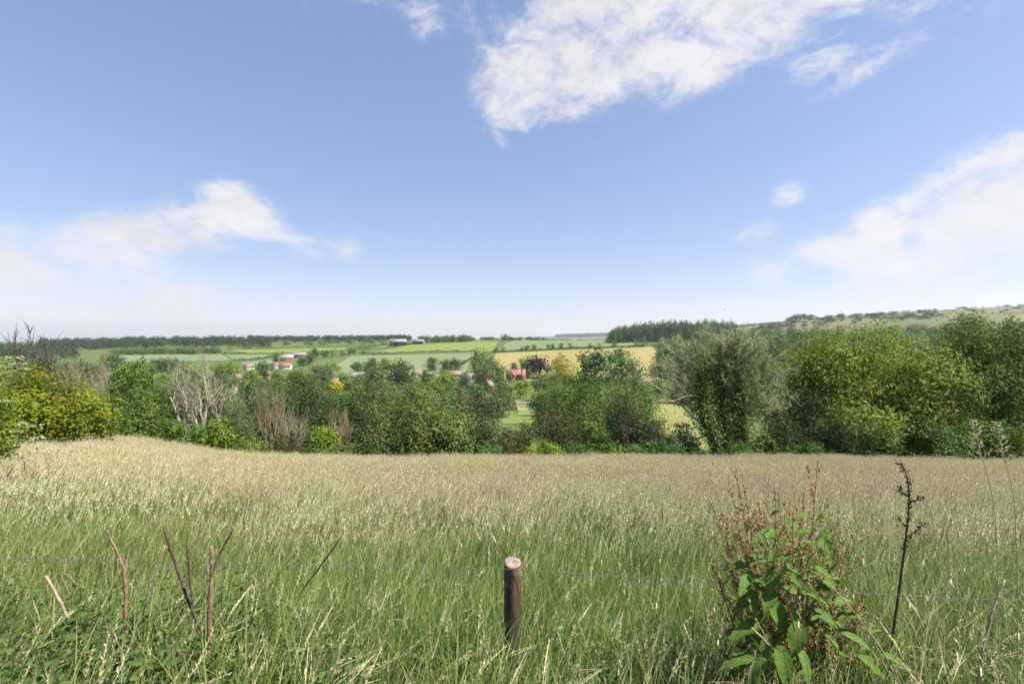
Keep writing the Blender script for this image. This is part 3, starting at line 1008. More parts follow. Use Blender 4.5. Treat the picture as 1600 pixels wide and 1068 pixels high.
# scrub on the dry down
for k in range(90):
    p, y = rf.uniform(1250, 1640), rf.uniform(1120, 1480)
    b = at(p, y); hgt = rf.uniform(2.5, 7)
    small_tree('scrub_bush', p, 534 - (b[2] + hgt) / y * FPX, rf.uniform(5, 20) / y * FPX, y, 'small', 'oakdark',
               'dark scrub bush dotted on the dry grassy down at the right', 'bush', 'scrub on the down', seed=k)
for p, q, wp, lab in ((1250, 489, 30, 'broad dark clump of trees on the brow of the right hill'), (1237, 494, 16, 'lower left part of the trees on the brow of the right hill'),
                      (1264, 491, 22, 'right part of the broad dark clump on the brow of the right hill'), (1279, 495, 8, 'small round tree right of the dark clump on the brow'),
                      (1296, 494, 14, 'low dark tree above the large ash on the brow'), (1308, 495, 12, 'low tree at the right end of the brow trees'),
                      (1368, 491, 26, 'dark tree on the hill line above the middle of the ash'), (1385, 492, 18, 'smaller dark tree on the hill line right above the ash')):
    small_tree('hilltop_tree', p, q, wp, 1320, 'dome', 'oakdark', lab, 'tree', 'trees on the brow of the hill')


# ------------------------------------------------------------------ buildings
def plain(name, c, rough=.85, c2=None, scale=1.5, bumpy=0.0):
    m, t = material(name)
    g = t.new('ShaderNodeNewGeometry')
    n = t.noise(g.outputs['Position'], scale, 5, .6)
    shade(t, t.mix(t.maprange(n, .3, .7), c, c2 or tuple(v * .78 for v in c)), rough, .25, bump(t, n, bumpy, .02) if bumpy else None)
    return m


B_BRICK = plain('red_brick', (.19, .092, .066), c2=(.25, .125, .088))
B_WHITE = plain('white_render', (.50, .48, .44))
B_CREAM = plain('cream_render', (.36, .315, .24))
B_TILE = plain('clay_tile', (.17, .105, .08), c2=(.22, .14, .105))
B_TILED = plain('dark_clay_tile', (.20, .09, .085), c2=(.28, .13, .11))
B_PINK = plain('pale_clay_tile', (.18, .130, .105), c2=(.235, .170, .137))
B_SLATE = plain('grey_slate', (.20, .19, .19), c2=(.28, .26, .25))
B_STEEL = plain('weathered_steel_sheet', (.17, .17, .17), c2=(.24, .235, .225))
B_DARK = plain('dark_opening', (.035, .032, .03))
B_GLASS, t = material('window_glass'); shade(t, (.03, .035, .04), .08, .6)
B_FRAME = plain('white_paint', (.8, .8, .78))


def box(x0, x1, y0, y1, z0, z1):
    V = np.array([(x, y, z) for z in (z0, z1) for y in (y0, y1) for x in (x0, x1)], float)
    return V, np.array([(0, 2, 3, 1), (4, 5, 7, 6), (0, 1, 5, 4), (2, 6, 7, 3), (0, 4, 6, 2), (1, 3, 7, 5)])


def part(name, boxes, mat, parent):
    VV, FF, off = [], [], 0
    for b in boxes:
        V, F = box(*b)
        VV.append(V); FF.append(F + off); off += 8
    return obj(name, make_mesh(name, np.concatenate(VV), [np.concatenate(FF)], [mat]), parent)


def gable_body(W, Dp, h, rh):
    """walls with gables at both ends of the x axis"""
    V = [(-W / 2, -Dp / 2, -1), (W / 2, -Dp / 2, -1), (W / 2, Dp / 2, -1), (-W / 2, Dp / 2, -1),
         (-W / 2, -Dp / 2, h), (W / 2, -Dp / 2, h), (W / 2, Dp / 2, h), (-W / 2, Dp / 2, h), (-W / 2, 0, h + rh - .05), (W / 2, 0, h + rh - .05)]
    return np.array(V, float), [np.array([(0, 1, 5, 4), (2, 3, 7, 6), (1, 2, 6, 5), (3, 0, 4, 7)]), np.array([(5, 6, 9), (7, 4, 8)])]


def roof_shell(W, Dp, h, rh, ov=.4, th=.22):
    x = W / 2 + ov * .6; y = Dp / 2 + ov; k = rh / (Dp / 2)
    ze = h - ov * k
    V = [(-x, -y, ze), (x, -y, ze), (x, 0, h + rh), (-x, 0, h + rh), (-x, y, ze), (x, y, ze)]
    V = V + [(a, b, c + th) for a, b, c in V]
    F4 = [(6, 7, 8, 9), (9, 8, 11, 10), (1, 0, 3, 2), (2, 3, 4, 5), (0, 1, 7, 6), (5, 4, 10, 11), (0, 6, 9, 3), (3, 9, 10, 4), (1, 2, 8, 7), (2, 5, 11, 8)]
    return np.array(V, float), [np.array(F4)]


def house(name, p, q_ridge, wpx, y, wall, roof, label, rot=0., depth=7., eave=.55, chim=1, wins=3, floors=1, cat='house', base=None, group='houses of the village', chim_mat=None, tall=7.2):
    if base is not None:
        x, y = on_ground(p, base)
    elif tall:
        ys_ = np.linspace(200, 640, 441)            # stands where its ridge is `tall` metres above the ground
        hh_ = (534 - q_ridge) / FPX * ys_ - ground_z((p - 800) / FPX * ys_, ys_)
        y = float(ys_[np.argmin(np.abs(hh_ - tall))])
    b = at(p, y)
    Ht = (534 - q_ridge) / FPX * y - b[2]
    W = wpx / FPX * y
    h = Ht * eave; rh = Ht - h
    root = empty(name, b, label, cat, group)
    root.rotation_euler = (0, 0, rot)
    V, F = gable_body(W, depth, h, rh)
    wl = obj('wall', make_mesh('wall', V, F, [wall]), root)
    V, F = roof_shell(W, depth, h, rh)
    rf_ = obj('roof', make_mesh('roof', V, F, [roof]), root)
    for k in range(chim):
        cx = (-W / 2 + .7) if k == 0 else (W / 2 - .7)
        part('chimney', [(cx - .45, cx + .45, -.35, .35, h + rh * .6, h + rh + 1.3), (cx - .55, cx + .55, -.45, .45, h + rh + 1.303, h + rh + 1.5)], chim_mat or B_BRICK, rf_)
    for f in range(floors):
        zc = h * (f + .55) / floors
        for k in range(wins):
            xc = (k + .5) / wins * W - W / 2
            wn = part('window', [(xc - .6, xc + .6, -depth / 2 - .06, -depth / 2 + .05, zc - .65, zc + .65)], B_FRAME, root)
            part('pane', [(xc - .5, xc - .03, -depth / 2 - .075, -depth / 2 - .062, zc - .55, zc + .55), (xc + .03, xc + .5, -depth / 2 - .075, -depth / 2 - .062, zc - .55, zc + .55)], B_GLASS, wn)
    return root, W, h, rh


house('house', 711, 579, 20, 330, B_CREAM, B_PINK, 'house with a long pale red tiled roof behind the silvery cedar', .05, wins=4, floors=1)
house('house', 735, 583, 12, 310, B_CREAM, B_PINK, 'small pink roofed house right of the silvery cedar', .3, wins=2)
house('house', 652, 577, 14, 370, B_CREAM, B_PINK, 'house with a faded pink roof right of the large dark tree', -.2, wins=2)
house('house', 558, 581.5, 20, 330, B_CREAM, B_SLATE, 'cream house with a grey roof below the wheat field', .2, wins=3)
house('house', 524, 591, 10, 260, B_CREAM, B_TILE, 'small house behind the yellow shrub', .1, wins=2)
house('house', 432, 566, 13, 420, B_WHITE, B_TILED, 'left of two white cottages below the farm', 1.35, wins=2, floors=1)
house('house', 446, 567, 18, 430, B_WHITE, B_TILED, 'right of two white cottages below the farm', .1, wins=3, chim=2)
house('house', 418, 580, 10, 330, B_CREAM, B_TILE, 'house with a small red roof below the left cottage', .9, wins=2)
house('house', 247, 572.5, 18, 380, B_CREAM, B_PINK, 'house with a low pinkish roof in front of the pale field', .05, wins=3)
house('house', 347, 582, 14, 330, B_CREAM, B_PINK, 'house with a pink roof just right of the bleached dead tree', -.3, wins=2)
house('house', 372, 584, 11, 350, B_WHITE, B_TILE, 'white gabled house among the trees on the left', 1.2, wins=2)
house('house', 389, 568, 12, 430, B_WHITE, B_PINK, 'white gabled house left above the bright trees', 1.0, wins=2)
house('house', 366, 604, 8, 240, B_CREAM, B_PINK, 'lowest pink roofed house on the left', .4, wins=2)
house('house', 764, 595, 16, 240, B_BRICK, B_PINK, 'brick house end between the willow and the dark yew', 1.2, wins=1, depth=6)
house('house', 1064, 555, 12, 330, B_BRICK, B_TILE, 'brick house glimpsed through the dead branches', .4, wins=2)
# the brick house: a main range, a cross gable and tall stacks
r_, W_, h_, rh_ = house('brick_house', 806, 577, 30, 270, B_BRICK, B_TILED, 'red brick house with steep dark tiled roofs beside the copper beech', -.12, depth=8, chim=0, wins=3, floors=2, eave=.52, tall=10)
V, F = gable_body(7.5, 5.5, h_ * .95, rh_ * .85)
cw = obj('cross_wing', make_mesh('cross_wing', V, F, [B_BRICK]), r_)
cw.rotation_euler = (0, 0, math.pi / 2); cw.location = (-W_ * .18, -5.2, 0)
V, F = roof_shell(7.5, 5.5, h_ * .95, rh_ * .85)
obj('roof', make_mesh('roof', V, F, [B_TILED]), cw)
part('chimney', [(W_ * .30, W_ * .30 + 1.9, -5.5, -4.1, -1, h_ + rh_ * .75), (W_ * .30 + .25, W_ * .30 + 1.65, -5.3, -4.3, h_ + rh_ * .75, h_ + rh_ + .7), (W_ * .30 + .1, W_ * .30 + 1.8, -5.4, -4.2, h_ + rh_ + .702, h_ + rh_ + 1.0)], B_BRICK, r_)
part('chimney', [(.3, 1.7, -.5, .5, h_ + rh_ * .6, h_ + rh_ + 1.2), (.2, 1.8, -.6, .6, h_ + rh_ + 1.202, h_ + rh_ + 1.45)], B_BRICK, r_)
# farm below the row of trees
house('farm_building', 449, 553.5, 18, 0, B_BRICK, B_SLATE, 'brick farm building with a grey roof left in the far farm', .35, depth=12, chim=0, wins=3, base=563, group='farm buildings', cat='farm building', eave=.5)
house('farm_building', 468, 550.5, 22, 0, B_BRICK, B_STEEL, 'long low farm shed with a pale roof behind the brick one', .1, depth=12, chim=0, wins=2, base=558, group='farm buildings', cat='farm building', eave=.55)


def barn(p, q, wpx, y, depth, label, rot, bays):
    b = at(p, y)
    Ht = (534 - q) / FPX * y - b[2]
    W = wpx / FPX * y
    h, rh = Ht * .6, Ht * .4
    root = empty('barn', b, label, 'barn', 'barns on the skyline')
    root.rotation_euler = (0, 0, rot)
    part('wall', [(-W / 2, W / 2, depth / 2 - .3, depth / 2, -1, h), (-W / 2, -W / 2 + .3, -depth / 2, depth / 2 - .305, -1, h), (W / 2 - .3, W / 2, -depth / 2, depth / 2 - .305, -1, h),
                  (-W / 2 + .305, W / 2 - .305, -depth / 2, -depth / 2 + .3, h * .55, h - .01)], B_STEEL, root)
    for k in range(bays + 1):
        xc = -W / 2 + .5 + k / bays * (W - 1)
        part('post', [(xc - .25, xc + .25, -depth / 2 - .4, -depth / 2 - .005, -1, h - .02)], B_DARK, root)
    V, F = roof_shell(W, depth, h, rh, .8, .3)
    obj('roof', make_mesh('roof', V, F, [B_STEEL]), root)


barn(622, 529.5, 26, 950, 30, 'large grey steel barn on the skyline among trees', .25, 5)
barn(655, 530, 17, 980, 18, 'smaller open fronted grey barn right of the large one', -.1, 4)
for k, (p, lab) in enumerate(((4, 'pale industrial shed at the far left edge'), (22, 'grey shed right of the leftmost pale one'), (36, 'low white shed behind the bare trees'))):
    house('shed', p, 543.5 - k * .4, 11, 960, B_WHITE, B_STEEL, lab, .1, depth=14, chim=0, wins=0, cat='shed', group='sheds at the far left', eave=.8, tall=None)


# ------------------------------------------------------------------ hedgerow at the foot of the meadow (near trees)
tree('field_maple', 66, 566, 172, 25, 'layerbush', 'maple', 0, 'large yellow green field maple bush with orange tinged tips at left', dens=.9, lpx=5.2)
tree('field_maple', -60, 560, 150, 27, 'layerbush', 'maple', 0, 'second yellow green maple bush cut by the left edge', dens=.6)
tree('maple_shoot', 160, 625, 34, 27, 'airy', 'maple', 0, 'small yellow orange shoots at the right foot of the maple bush', 'bush', dens=.5)
tree('elder', -16, 557, 80, 13, 'airy', 'ash', .1, 'light green elder with cream flower heads at the left edge', 'shrub', dens=.5, lpx=6)
bare_tree('bare_tree', 18, 508, 66, 60, GREYTWIG, 'leftmost bare tree with dark twigs against the sky', 2, 3, .22, (3, 5), .4, wander=.12, spread=.25, minr=.014)
bt1, ln1 = bare_tree('bare_tree', 52, 505, 60, 62, GREYTWIG, 'middle bare tree with a thick dark ivy stem against the sky', 2, 3, .28, (3, 5), .45, wander=.1, spread=.2, minr=.022)
bt2, ln2 = bare_tree('bare_tree', 80, 508, 74, 60, GREYTWIG, 'right bare tree with a fan of pale twigs against the sky', 3, 3, .2, (3, 5), .4, wander=.14, spread=.35, minr=.022)
rngi = np.random.default_rng(3)
leaves_along(ln1, 700, .36, rngi, .22, 'yew', bt1, levels=(0, 1))
leaves_along(ln2, 330, .34, rngi, .2, 'yew', bt2, levels=(0, 1))
bare_tree('bare_shrub', 133, 545, 60, 48, TANWOOD, 'thin tan bare shrub above the right shoulder of the maple', 4, 3, .07, (4, 6), .4, spread=.5, cat='dead shrub')
tree('thicket', 118, 570, 90, 52, 'airy', 'greygreen', 0, 'dull grey green thicket behind the maple bush', 'shrub', dens=.45)
bare_tree('dead_shrub', 163, 575, 52, 44, DEADWOOD, 'grey dead shrub right of the maple bush', 4, 3, .06, (5, 7), .2, spread=.9, cat='dead shrub')
tree('yew', 172, 600, 60, 47, 'yewbush', 'yew', 0, 'dark yew in the gap right of the maple bush')
tree('hedgerow_tree', 207, 562, 92, 45, 'dome', 'oak', 0, 'green tree with olive top left of the bleached dead tree', dens=.7)
tree('hedgerow_tree', 214, 612, 82, 40, 'layered', 'ashgreen', 0, 'rounder lower green tree in front of the olive topped one', dens=.8)
tree('yew', 290, 584, 100, 49, 'yewdome', 'yew', 0, 'dark evergreen directly behind the bleached dead tree')
tree('hedgerow_tree', 252, 590, 50, 50, 'airy', 'hawthorn', 0, 'thin brownish tree left of the bleached dead tree', dens=.5)
dt, dl = bare_tree('dead_tree', 312, 546, 116, 42, DEADWOOD, 'large bleached dead tree with many fine branches', 5, 3, .24, (5, 6), .22, wander=.17, spread=.42, minr=.011)
tree('shrub', 262, 650, 62, 39, 'bush', 'oak', 0, 'bright green shrub at the grass edge left of the dead tree foot', 'shrub')
tree('shrub', 302, 658, 66, 38.5, 'bush', 'ashgreen', 0, 'low bramble like shrub below the bleached dead tree', 'shrub')
tree('shrub', 341, 652, 60, 39, 'bush', 'lime', 0, 'yellow green shrub right of the bleached dead tree foot', 'shrub', dens=.8)
tree('willow_bush', 372, 622, 72, 40, 'spiky', 'willow', 0, 'soft grey green willow bush right of the bleached dead tree', 'shrub', dens=.8)
tree('hedgerow_tree', 388, 590, 56, 50, 'dome', 'oakdark', 0, 'dark green tree behind the willow bush')
tree('hedgerow_tree', 345, 598, 40, 52, 'dome', 'oakdark', 0, 'dark tree right behind the bleached dead tree')
tree('yew', 470, 569, 132, 54, 'yewdome', 'yew', 0, 'tallest dark yew in the left half of the hedgerow', dens=.9)
tree('yew', 428, 600, 70, 47, 'yewdome', 'yew', 0, 'dark yew behind the tan dead stems')
tree('yew', 520, 612, 70, 48, 'yewdome', 'yew', 0, 'dark yew to the right of the tallest one')
bare_tree('dead_sapling', 424, 592, 42, 43, TANWOOD, 'tall tan dead sapling in front of the tallest yew', 5, 2, .05, (7, 9), .5, spread=.22, wander=.1)
bare_tree('dead_sapling', 457, 630, 46, 41, DEADWOOD, 'pinkish grey dead sapling fanning out before the tallest yew', 5, 2, .045, (7, 9), .45, spread=.4, wander=.12)
bare_tree('dead_sapling', 527, 632, 26, 41, TANWOOD, 'pale tan dead stem between two dark yews', 3, 2, .045, (7, 9), .5, spread=.15, wander=.1)
bare_tree('dead_sapling', 543, 640, 20, 42, TANWOOD, 'shorter tan dead stem right of the pale one', 2, 2, .04, (7, 9), .5, spread=.2, wander=.1)
tree('shrub', 396, 684, 44, 38, 'airy', 'spray', 0, 'low shrub with pale yellow sprays at the grass edge', 'shrub', dens=.6)
tree('shrub', 452, 678, 80, 39, 'yewbush', 'yewbrown', 0, 'dull brown green shrub at the grass edge under the dead saplings', 'shrub')
tree('shrub', 506, 660, 58, 39.5, 'layerbush', 'lime', 0, 'bright green layered shrub between the dead saplings', 'shrub', dens=.9)
tree('shrub', 497, 695, 48, 38, 'bush', 'teal', 0, 'low blue green shrub at the grass edge', 'shrub')
tree('shrub', 538, 696, 60, 38, 'bush', 'hawthorn', 0, 'low pale flecked shrub at the grass edge', 'shrub')
tree('shrub', 568, 692, 50, 39, 'bush', 'oakdark', 0, 'low dark shrub left of the large hawthorn', 'shrub')
tree('yew', 572, 590, 108, 49, 'yewdome', 'yew', 0, 'broad dark yew left of the large hawthorn', dens=.9)
tree('gold_shrub', 527, 598, 12, 300, 'round', 'yellow', 0, 'small bright yellow flowering shrub above the yews', 'shrub', dens=3)
tree('hawthorn', 655, 598, 168, 41, 'layered', 'hawthorn', 0, 'large rounded hawthorn in layered green and olive at centre left', dens=1.0)
tree('hedgerow_tree', 585, 600, 44, 56, 'airy', 'yewbrown', 0, 'brownish tree top left above the large hawthorn', dens=.5)
tree('young_ash', 692, 640, 56, 39, 'airy', 'teal', 0, 'fresh blue green young ash in front of the hawthorn', dens=.95)
tree('young_ash', 728, 668, 48, 39, 'airy', 'teal', 0, 'lower blue green young ash right of the taller one', dens=.9)
tree('shrub', 706, 690, 70, 38, 'bush', 'hawthorn', 0, 'low olive shrub at the grass edge below the young ashes', 'shrub')
tree('yew', 752, 602, 74, 47, 'yewdome', 'yew', 0, 'upright dark yew right of the large hawthorn', dens=.9)
tree('yew', 722, 620, 50, 49, 'yewdome', 'yewbrown', 0, 'brown tinged yew behind the young ashes')
tree('lichen_shrub', 758, 648, 36, 39, 'airy', 'greygreen', 0, 'thin grey lichen covered shrub left of the brown yew', 'shrub', dens=.8)
tree('brown_yew', 794, 668, 62, 40, 'spiky', 'yewbrown', 0, 'small ochre brown yew left of the grassy gap', dens=1.0)
tree('brown_yew', 812, 664, 44, 44, 'yewbush', 'yewbrown', 0, 'dull yew below the lawn gap', dens=.8)
tree('brown_yew', 868, 624, 112, 43, 'spiky', 'yewbrown', 0, 'large ochre brown yew with upswept tips in the centre', dens=1.0)
tree('shrub', 856, 688, 42, 38.5, 'bush', 'lime', 0, 'small vivid lime green shrub below the large brown yew', 'shrub', dens=1.2)
tree('shrub', 830, 698, 24, 38, 'airy', 'gold', 0, 'yellow tipped sprig left of the vivid lime shrub', 'shrub', dens=.8)
tree('shrub', 900, 694, 60, 38, 'bush', 'oakdark', 0, 'low dark shrub right of the vivid lime one', 'shrub')
tree('ash', 925, 632, 58, 42, 'airy', 'ashgreen', 0, 'fresh green ash sapling right of the large brown yew', dens=1.0)
tree('hedgerow_tree', 912, 574, 128, 66, 'airy', 'ashgreen', 0, 'broad light green tree behind the brown yew', dens=.9)
tree('hedgerow_tree', 985, 580, 96, 60, 'airy', 'ashgreen', 0, 'light green tree with thin grey branches right of the broad one', dens=.7)
tree('hedgerow_tree', 975, 600, 76, 44, 'airy', 'greygreen', 0, 'tall sparse grey green tree left of the ivy covered tree', dens=.75)
tree('hedgerow_tree', 990, 650, 60, 41, 'airy', 'yewbrown', 0, 'brownish sparse bush below the tall grey green tree', 'shrub', dens=.8)
bare_tree('dead_shrub', 1000, 628, 74, 41, GREYTWIG, 'tangle of thin dark twigs left of the ivy covered tree', 4, 3, .05, (4, 6), .2, spread=.7, cat='dead shrub')
tree('shrub', 1048, 682, 112, 39, 'bush', 'teal', 0, 'wide low dark blue green bush left of the leaning trunk', 'shrub', dens=.8)
tree('shrub', 1030, 650, 44, 45, 'airy', 'yewbrown', 0, 'reddish brown bush above the wide low one', 'shrub', dens=.7)
tree('shrub', 1072, 655, 40, 43, 'bush', 'teal', 0, 'dark green rounded bush left of the leaning trunk', 'shrub', dens=.8)

# the half dead ivy tree: two trunks, one leaning
b = at(1130, 40)
rng = np.random.default_rng(8)
ivt = empty('ivy_tree', b, 'big half dead tree with pale bare branches and ivy covered leaning trunk', 'tree')
S_ = 40 / FPX


def rel(p, q, dy=0):
    q = 716 - (716 - q) * .87
    return np.array([(p - 800) * S_, 40, (534 - q) * S_]) - b + np.array([0, dy, 0])


out = []
main = [(rel(1132, 716), .27), (rel(1116, 680), .24), (rel(1102, 645), .21), (rel(1098, 610, .3), .18), (rel(1100, 575, .4), .13), (rel(1104, 540, .4), .07), (rel(1100, 518, .5), .03)]
out.append((np.array([m_[0] for m_ in main]), np.array([m_[1] for m_ in main]), 0))
sec = [(rel(1168, 718, .8), .2), (rel(1164, 670, .8), .18), (rel(1162, 620, .8), .15), (rel(1160, 575, .8), .11), (rel(1150, 535, .8), .06), (rel(1146, 520, .8), .03)]
out.append((np.array([m_[0] for m_ in sec]), np.array([m_[1] for m_ in sec]), 0))
out.append((np.array([rel(1146, 718, 1.4), rel(1140, 660, 1.3), rel(1136, 610, 1.2), rel(1130, 570, 1.2), rel(1126, 530, 1.2)]), np.array([.16, .14, .11, .07, .03]), 0))
limbs = [((1108, 660), (1050, 610), (1015, 580)), ((1103, 645), (1068, 612), (1024, 590)), ((1098, 600), (1060, 565), (1022, 545)), ((1098, 590), (1075, 545), (1052, 520)),
         ((1100, 570), (1085, 535), (1072, 508)), ((1100, 580), (1130, 548), (1135, 505)), ((1101, 560), (1118, 530), (1112, 500)), ((1162, 620), (1200, 600), (1226, 605)),
         ((1162, 600), (1190, 570), (1212, 560)), ((1160, 580), (1185, 545), (1205, 530)), ((1155, 560), (1172, 530), (1180, 510)), ((1160, 590), (1135, 560), (1125, 520)),
         ((1150, 550), (1140, 525), (1152, 502)), ((1112, 670), (1078, 690), (1062, 700)), ((1162, 640), (1150, 655), (1145, 690)), ((1163, 630), (1195, 632), (1222, 625)),
         ((1102, 640), (1125, 640), (1140, 665)), ((1098, 605), (1070, 600), (1040, 612)), ((1160, 575), (1178, 560), (1196, 512)), ((1099, 590), (1118, 565), (1122, 520)), ((1160, 610), (1140, 585), (1112, 560)),
         ((1098, 600), (1052, 580), (1030, 560)), ((1160, 600), (1200, 580), (1222, 575)), ((1100, 560), (1088, 530), (1090, 505)), ((1152, 550), (1165, 525), (1168, 503))]
for a_, m_, e_ in limbs:
    dy = rng.uniform(-1.2, 1.2)
    A, Mx, E = rel(*a_, .3), rel(*m_, .3 + dy * .5), rel(*e_, .3 + dy)
    q_ = np.linspace(0, 1, 6)[:, None]
    P = (1 - q_) ** 2 * A + 2 * q_ * (1 - q_) * Mx + q_ ** 2 * E + rng.normal(0, .05, (6, 3))
    out.append((P, np.linspace(.095, .03, 6), 1))
    MINR[0] = .007
    for k in range(10):
        i = rng.integers(1, 5)
        dd = norm(P[i + 1] - P[i] if i < 5 else P[i] - P[i - 1])
        grow(rng, P[i], dd + norm(np.cross(dd, rng.normal(size=3))) * .8 + [0, 0, .25], rng.uniform(.8, 1.9), .026, 2, out, 4, (4, 6), .25, .25, .6)
tv, tq = tube_lines([o for o in out if o[2] == 0], 8)
obj('trunk', make_mesh('trunk', tv, [tq], [BARK], smooth=True), ivt)
tv, tq = tube_lines([o for o in out if o[2] > 0], 6)
obj('branches', make_mesh('branches', tv, [tq], [LICHENWOOD], smooth=True), ivt)
leaves_along([(out[0][0][1:6], out[0][1][1:6], 0)], 5200, .19, rng, .55, 'ivy', ivt, levels=(0,))
leaves_along([(out[1][0][0:6], out[1][1][0:6], 0)], 9500, .19, rng, .85, 'ivy', ivt, levels=(0,))
leaves_along([(out[2][0][0:5], out[2][1][0:5], 0)], 5200, .19, rng, .7, 'ivy', ivt, levels=(0,))
tw = [o for o in out if o[2] == 2]
leaves_along(tw, 7500, .13, rng, .36, 'ashgreen', ivt, name='sparse_leaves', levels=(2,))

tree('shrub', 1180, 676, 90, 41, 'bush', 'ashgreen', 0, 'green shrub round the foot of the ivy covered trunks', 'shrub', dens=.9)
tree('shrub', 1120, 690, 34, 42, 'bush', 'lime', 0, 'yellowish shrub right behind the leaning trunk', 'shrub', dens=.8)
tree('yew', 1252, 596, 104, 44, 'yewdome', 'yew', 0, 'very dark yew left of the large ash', dens=1.0)
tree('yew', 1225, 640, 66, 41, 'yewbush', 'yew', 0, 'low dark yew right of the ivy covered trunks', dens=.9)
tree('yew', 1300, 650, 90, 40, 'yewbush', 'yew', 0, 'dark evergreen under the left side of the large ash', dens=.9)
tree('large_ash', 1352, 489, 262, 46, 'airy', 'ash', .14, 'tallest yellow green ash in the right half', dens=.8, lpx=5, trunk_r=.3)
tree('ash', 1292, 530, 110, 47, 'airy', 'ash', .1, 'yellow green left shoulder tree of the tallest ash', dens=1.0, lpx=4.8)
tree('ash_spray', 1352, 628, 96, 38, 'airy', 'spray', .45, 'low pale yellow leafed branch hanging out of the ash', 'tree', dens=.24, lpx=6, nl=9)
tree('ash', 1415, 560, 120, 43, 'airy', 'ash', .1, 'yellow green lower ash on the right of the tallest one', dens=1.0, lpx=4.8)
tree('green_ash', 1520, 484, 150, 44, 'airy', 'ashgreen', .12, 'tall darker green ash right of the tallest yellow green one', dens=1.0, lpx=4.8, trunk_r=.28)
tree('green_ash', 1592, 492, 140, 43, 'airy', 'ashgreen', .1, 'green ash cut by the right edge', dens=.9, lpx=4.8)
tree('green_ash', 1470, 540, 110, 42, 'airy', 'ashgreen', .1, 'mid green ash filling between the two tall ones', dens=.7)
tree('ivy_column', 1566, 556, 40, 41, 'column', 'ivy', 0, 'brown and green ivy clad trunk near the right edge', dens=.9)
tree('hazel', 1432, 648, 130, 39.5, 'layerbush', 'oakdark', 0, 'dark spreading hazel under the ashes', 'shrub', dens=.9)
tree('hazel', 1510, 640, 110, 40, 'layerbush', 'oak', 0, 'green hazel behind the two feathery grass stalks', 'shrub', dens=.8)
tree('hazel', 1372, 660, 80, 40, 'bush', 'oakdark', 0, 'dark bush under the pale ash branch', 'shrub', dens=.8)
tree('hazel', 1590, 630, 110, 40, 'layerbush', 'oakdark', 0, 'dark hazel at the right edge under the ashes', 'shrub', dens=.8)
tree('spray_shrub', 1595, 655, 44, 38, 'airy', 'spray', .2, 'pale leaved spray at the right edge', 'shrub', dens=.4)
bare_tree('dead_branch', 1500, 652, 60, 39, DEADWOOD, 'pale bare twigs in front of the dark hazel', 2, 2, .035, (4, 6), .2, spread=.9, cat='dead branch')
for k, (p, wd, pal, lab) in enumerate(((600, 60, 'oakdark', 'low dark undergrowth at the foot of the hawthorn left side'), (650, 60, 'oak', 'low green undergrowth at the foot of the hawthorn middle'),
                                       (760, 50, 'teal', 'low blue green undergrowth left of the small brown yew'), (960, 60, 'oak', 'low undergrowth below the sparse grey green tree'),
                                       (1000, 50, 'teal', 'low undergrowth left of the wide blue green bush'), (1150, 50, 'oakdark', 'low undergrowth between the two ivy trunks'),
                                       (1265, 70, 'oakdark', 'low dark undergrowth below the very dark yew'), (225, 60, 'oak', 'low undergrowth below the rounder green tree'),
                                       (180, 50, 'ashgreen', 'low undergrowth by the maple shoots'), (1330, 60, 'oakdark', 'low dark undergrowth below the ash'))):
    tree('undergrowth_bush', p, 690 if p > 400 else 672, wd, 38.3, 'bush', pal, 0, lab, 'shrub')


# elder flower heads
def flower_discs(centres, r, rng, parent, name='flower_head', pal='blossom', n=40):
    for c in centres:
        a = rng.uniform(0, 6.28, n); rr = r * np.sqrt(rng.random(n))
        P = np.column_stack([np.cos(a) * rr, np.sin(a) * rr, rng.normal(0, r * .10, n) - rr ** 2 / r * .25]) + c
        d = norm(rng.normal(size=(n, 3)))
        V, F = leaf_cards(P, d * [1, 1, .3], rng.normal(size=(n, 3)) * .3 + [0, 0, 1], np.full(n, r * .32), np.full(n, r * .3))
        obj(name, make_mesh(name, V, [F], [PAL[pal]], rng.random(n)), parent)


eld = [o for o in bpy.data.objects if o.name == 'elder'][0]
rng = np.random.default_rng(31)
eb = np.array(eld.location)
flower_discs([np.array([(p - 800) / FPX * 12.4, 12.4, (534 - q) / FPX * 12.4]) - eb for p, q in
              ((6, 557), (24, 558), (30, 567), (8, 597), (3, 625), (18, 580), (38, 575), (-4, 570), (36, 660), (52, 664), (28, 672), (60, 682), (22, 688), (48, 690))], .16, rng, eld)


# ------------------------------------------------------------------ meadow grass (nobody could count it)
M_BLADE, t = material('green_grass_blade')
a = t.new('ShaderNodeAttribute', attribute_name='tint')
g = t.new('ShaderNodeNewGeometry')
nz = t.maprange(t.noise(g.outputs['Position'], .30, 4, .6), .35, .65)
c = t.mix(a.outputs['Fac'], (.090, .155, .030), (.210, .275, .080))
c = t.mix(nz, c, t.mix(a.outputs['Fac'], (.15, .185, .050), (.30, .315, .115)))
shade(t, c, .6, .2, transl=.38)
M_STRAW, t = material('seeding_grass_head')
a = t.new('ShaderNodeAttribute', attribute_name='tint')
g = t.new('ShaderNodeNewGeometry')
nz = t.maprange(t.noise(g.outputs['Position'], .22, 5, .65), .42, .62)
c = t.mix(a.outputs['Fac'], (.49, .455, .245), (.75, .69, .43))
c = t.mix(t.math('MULTIPLY', nz, .6), c, t.mix(a.outputs['Fac'], (.50, .38, .28), (.74, .58, .46)))
shade(t, c, .85, .05, transl=.3)


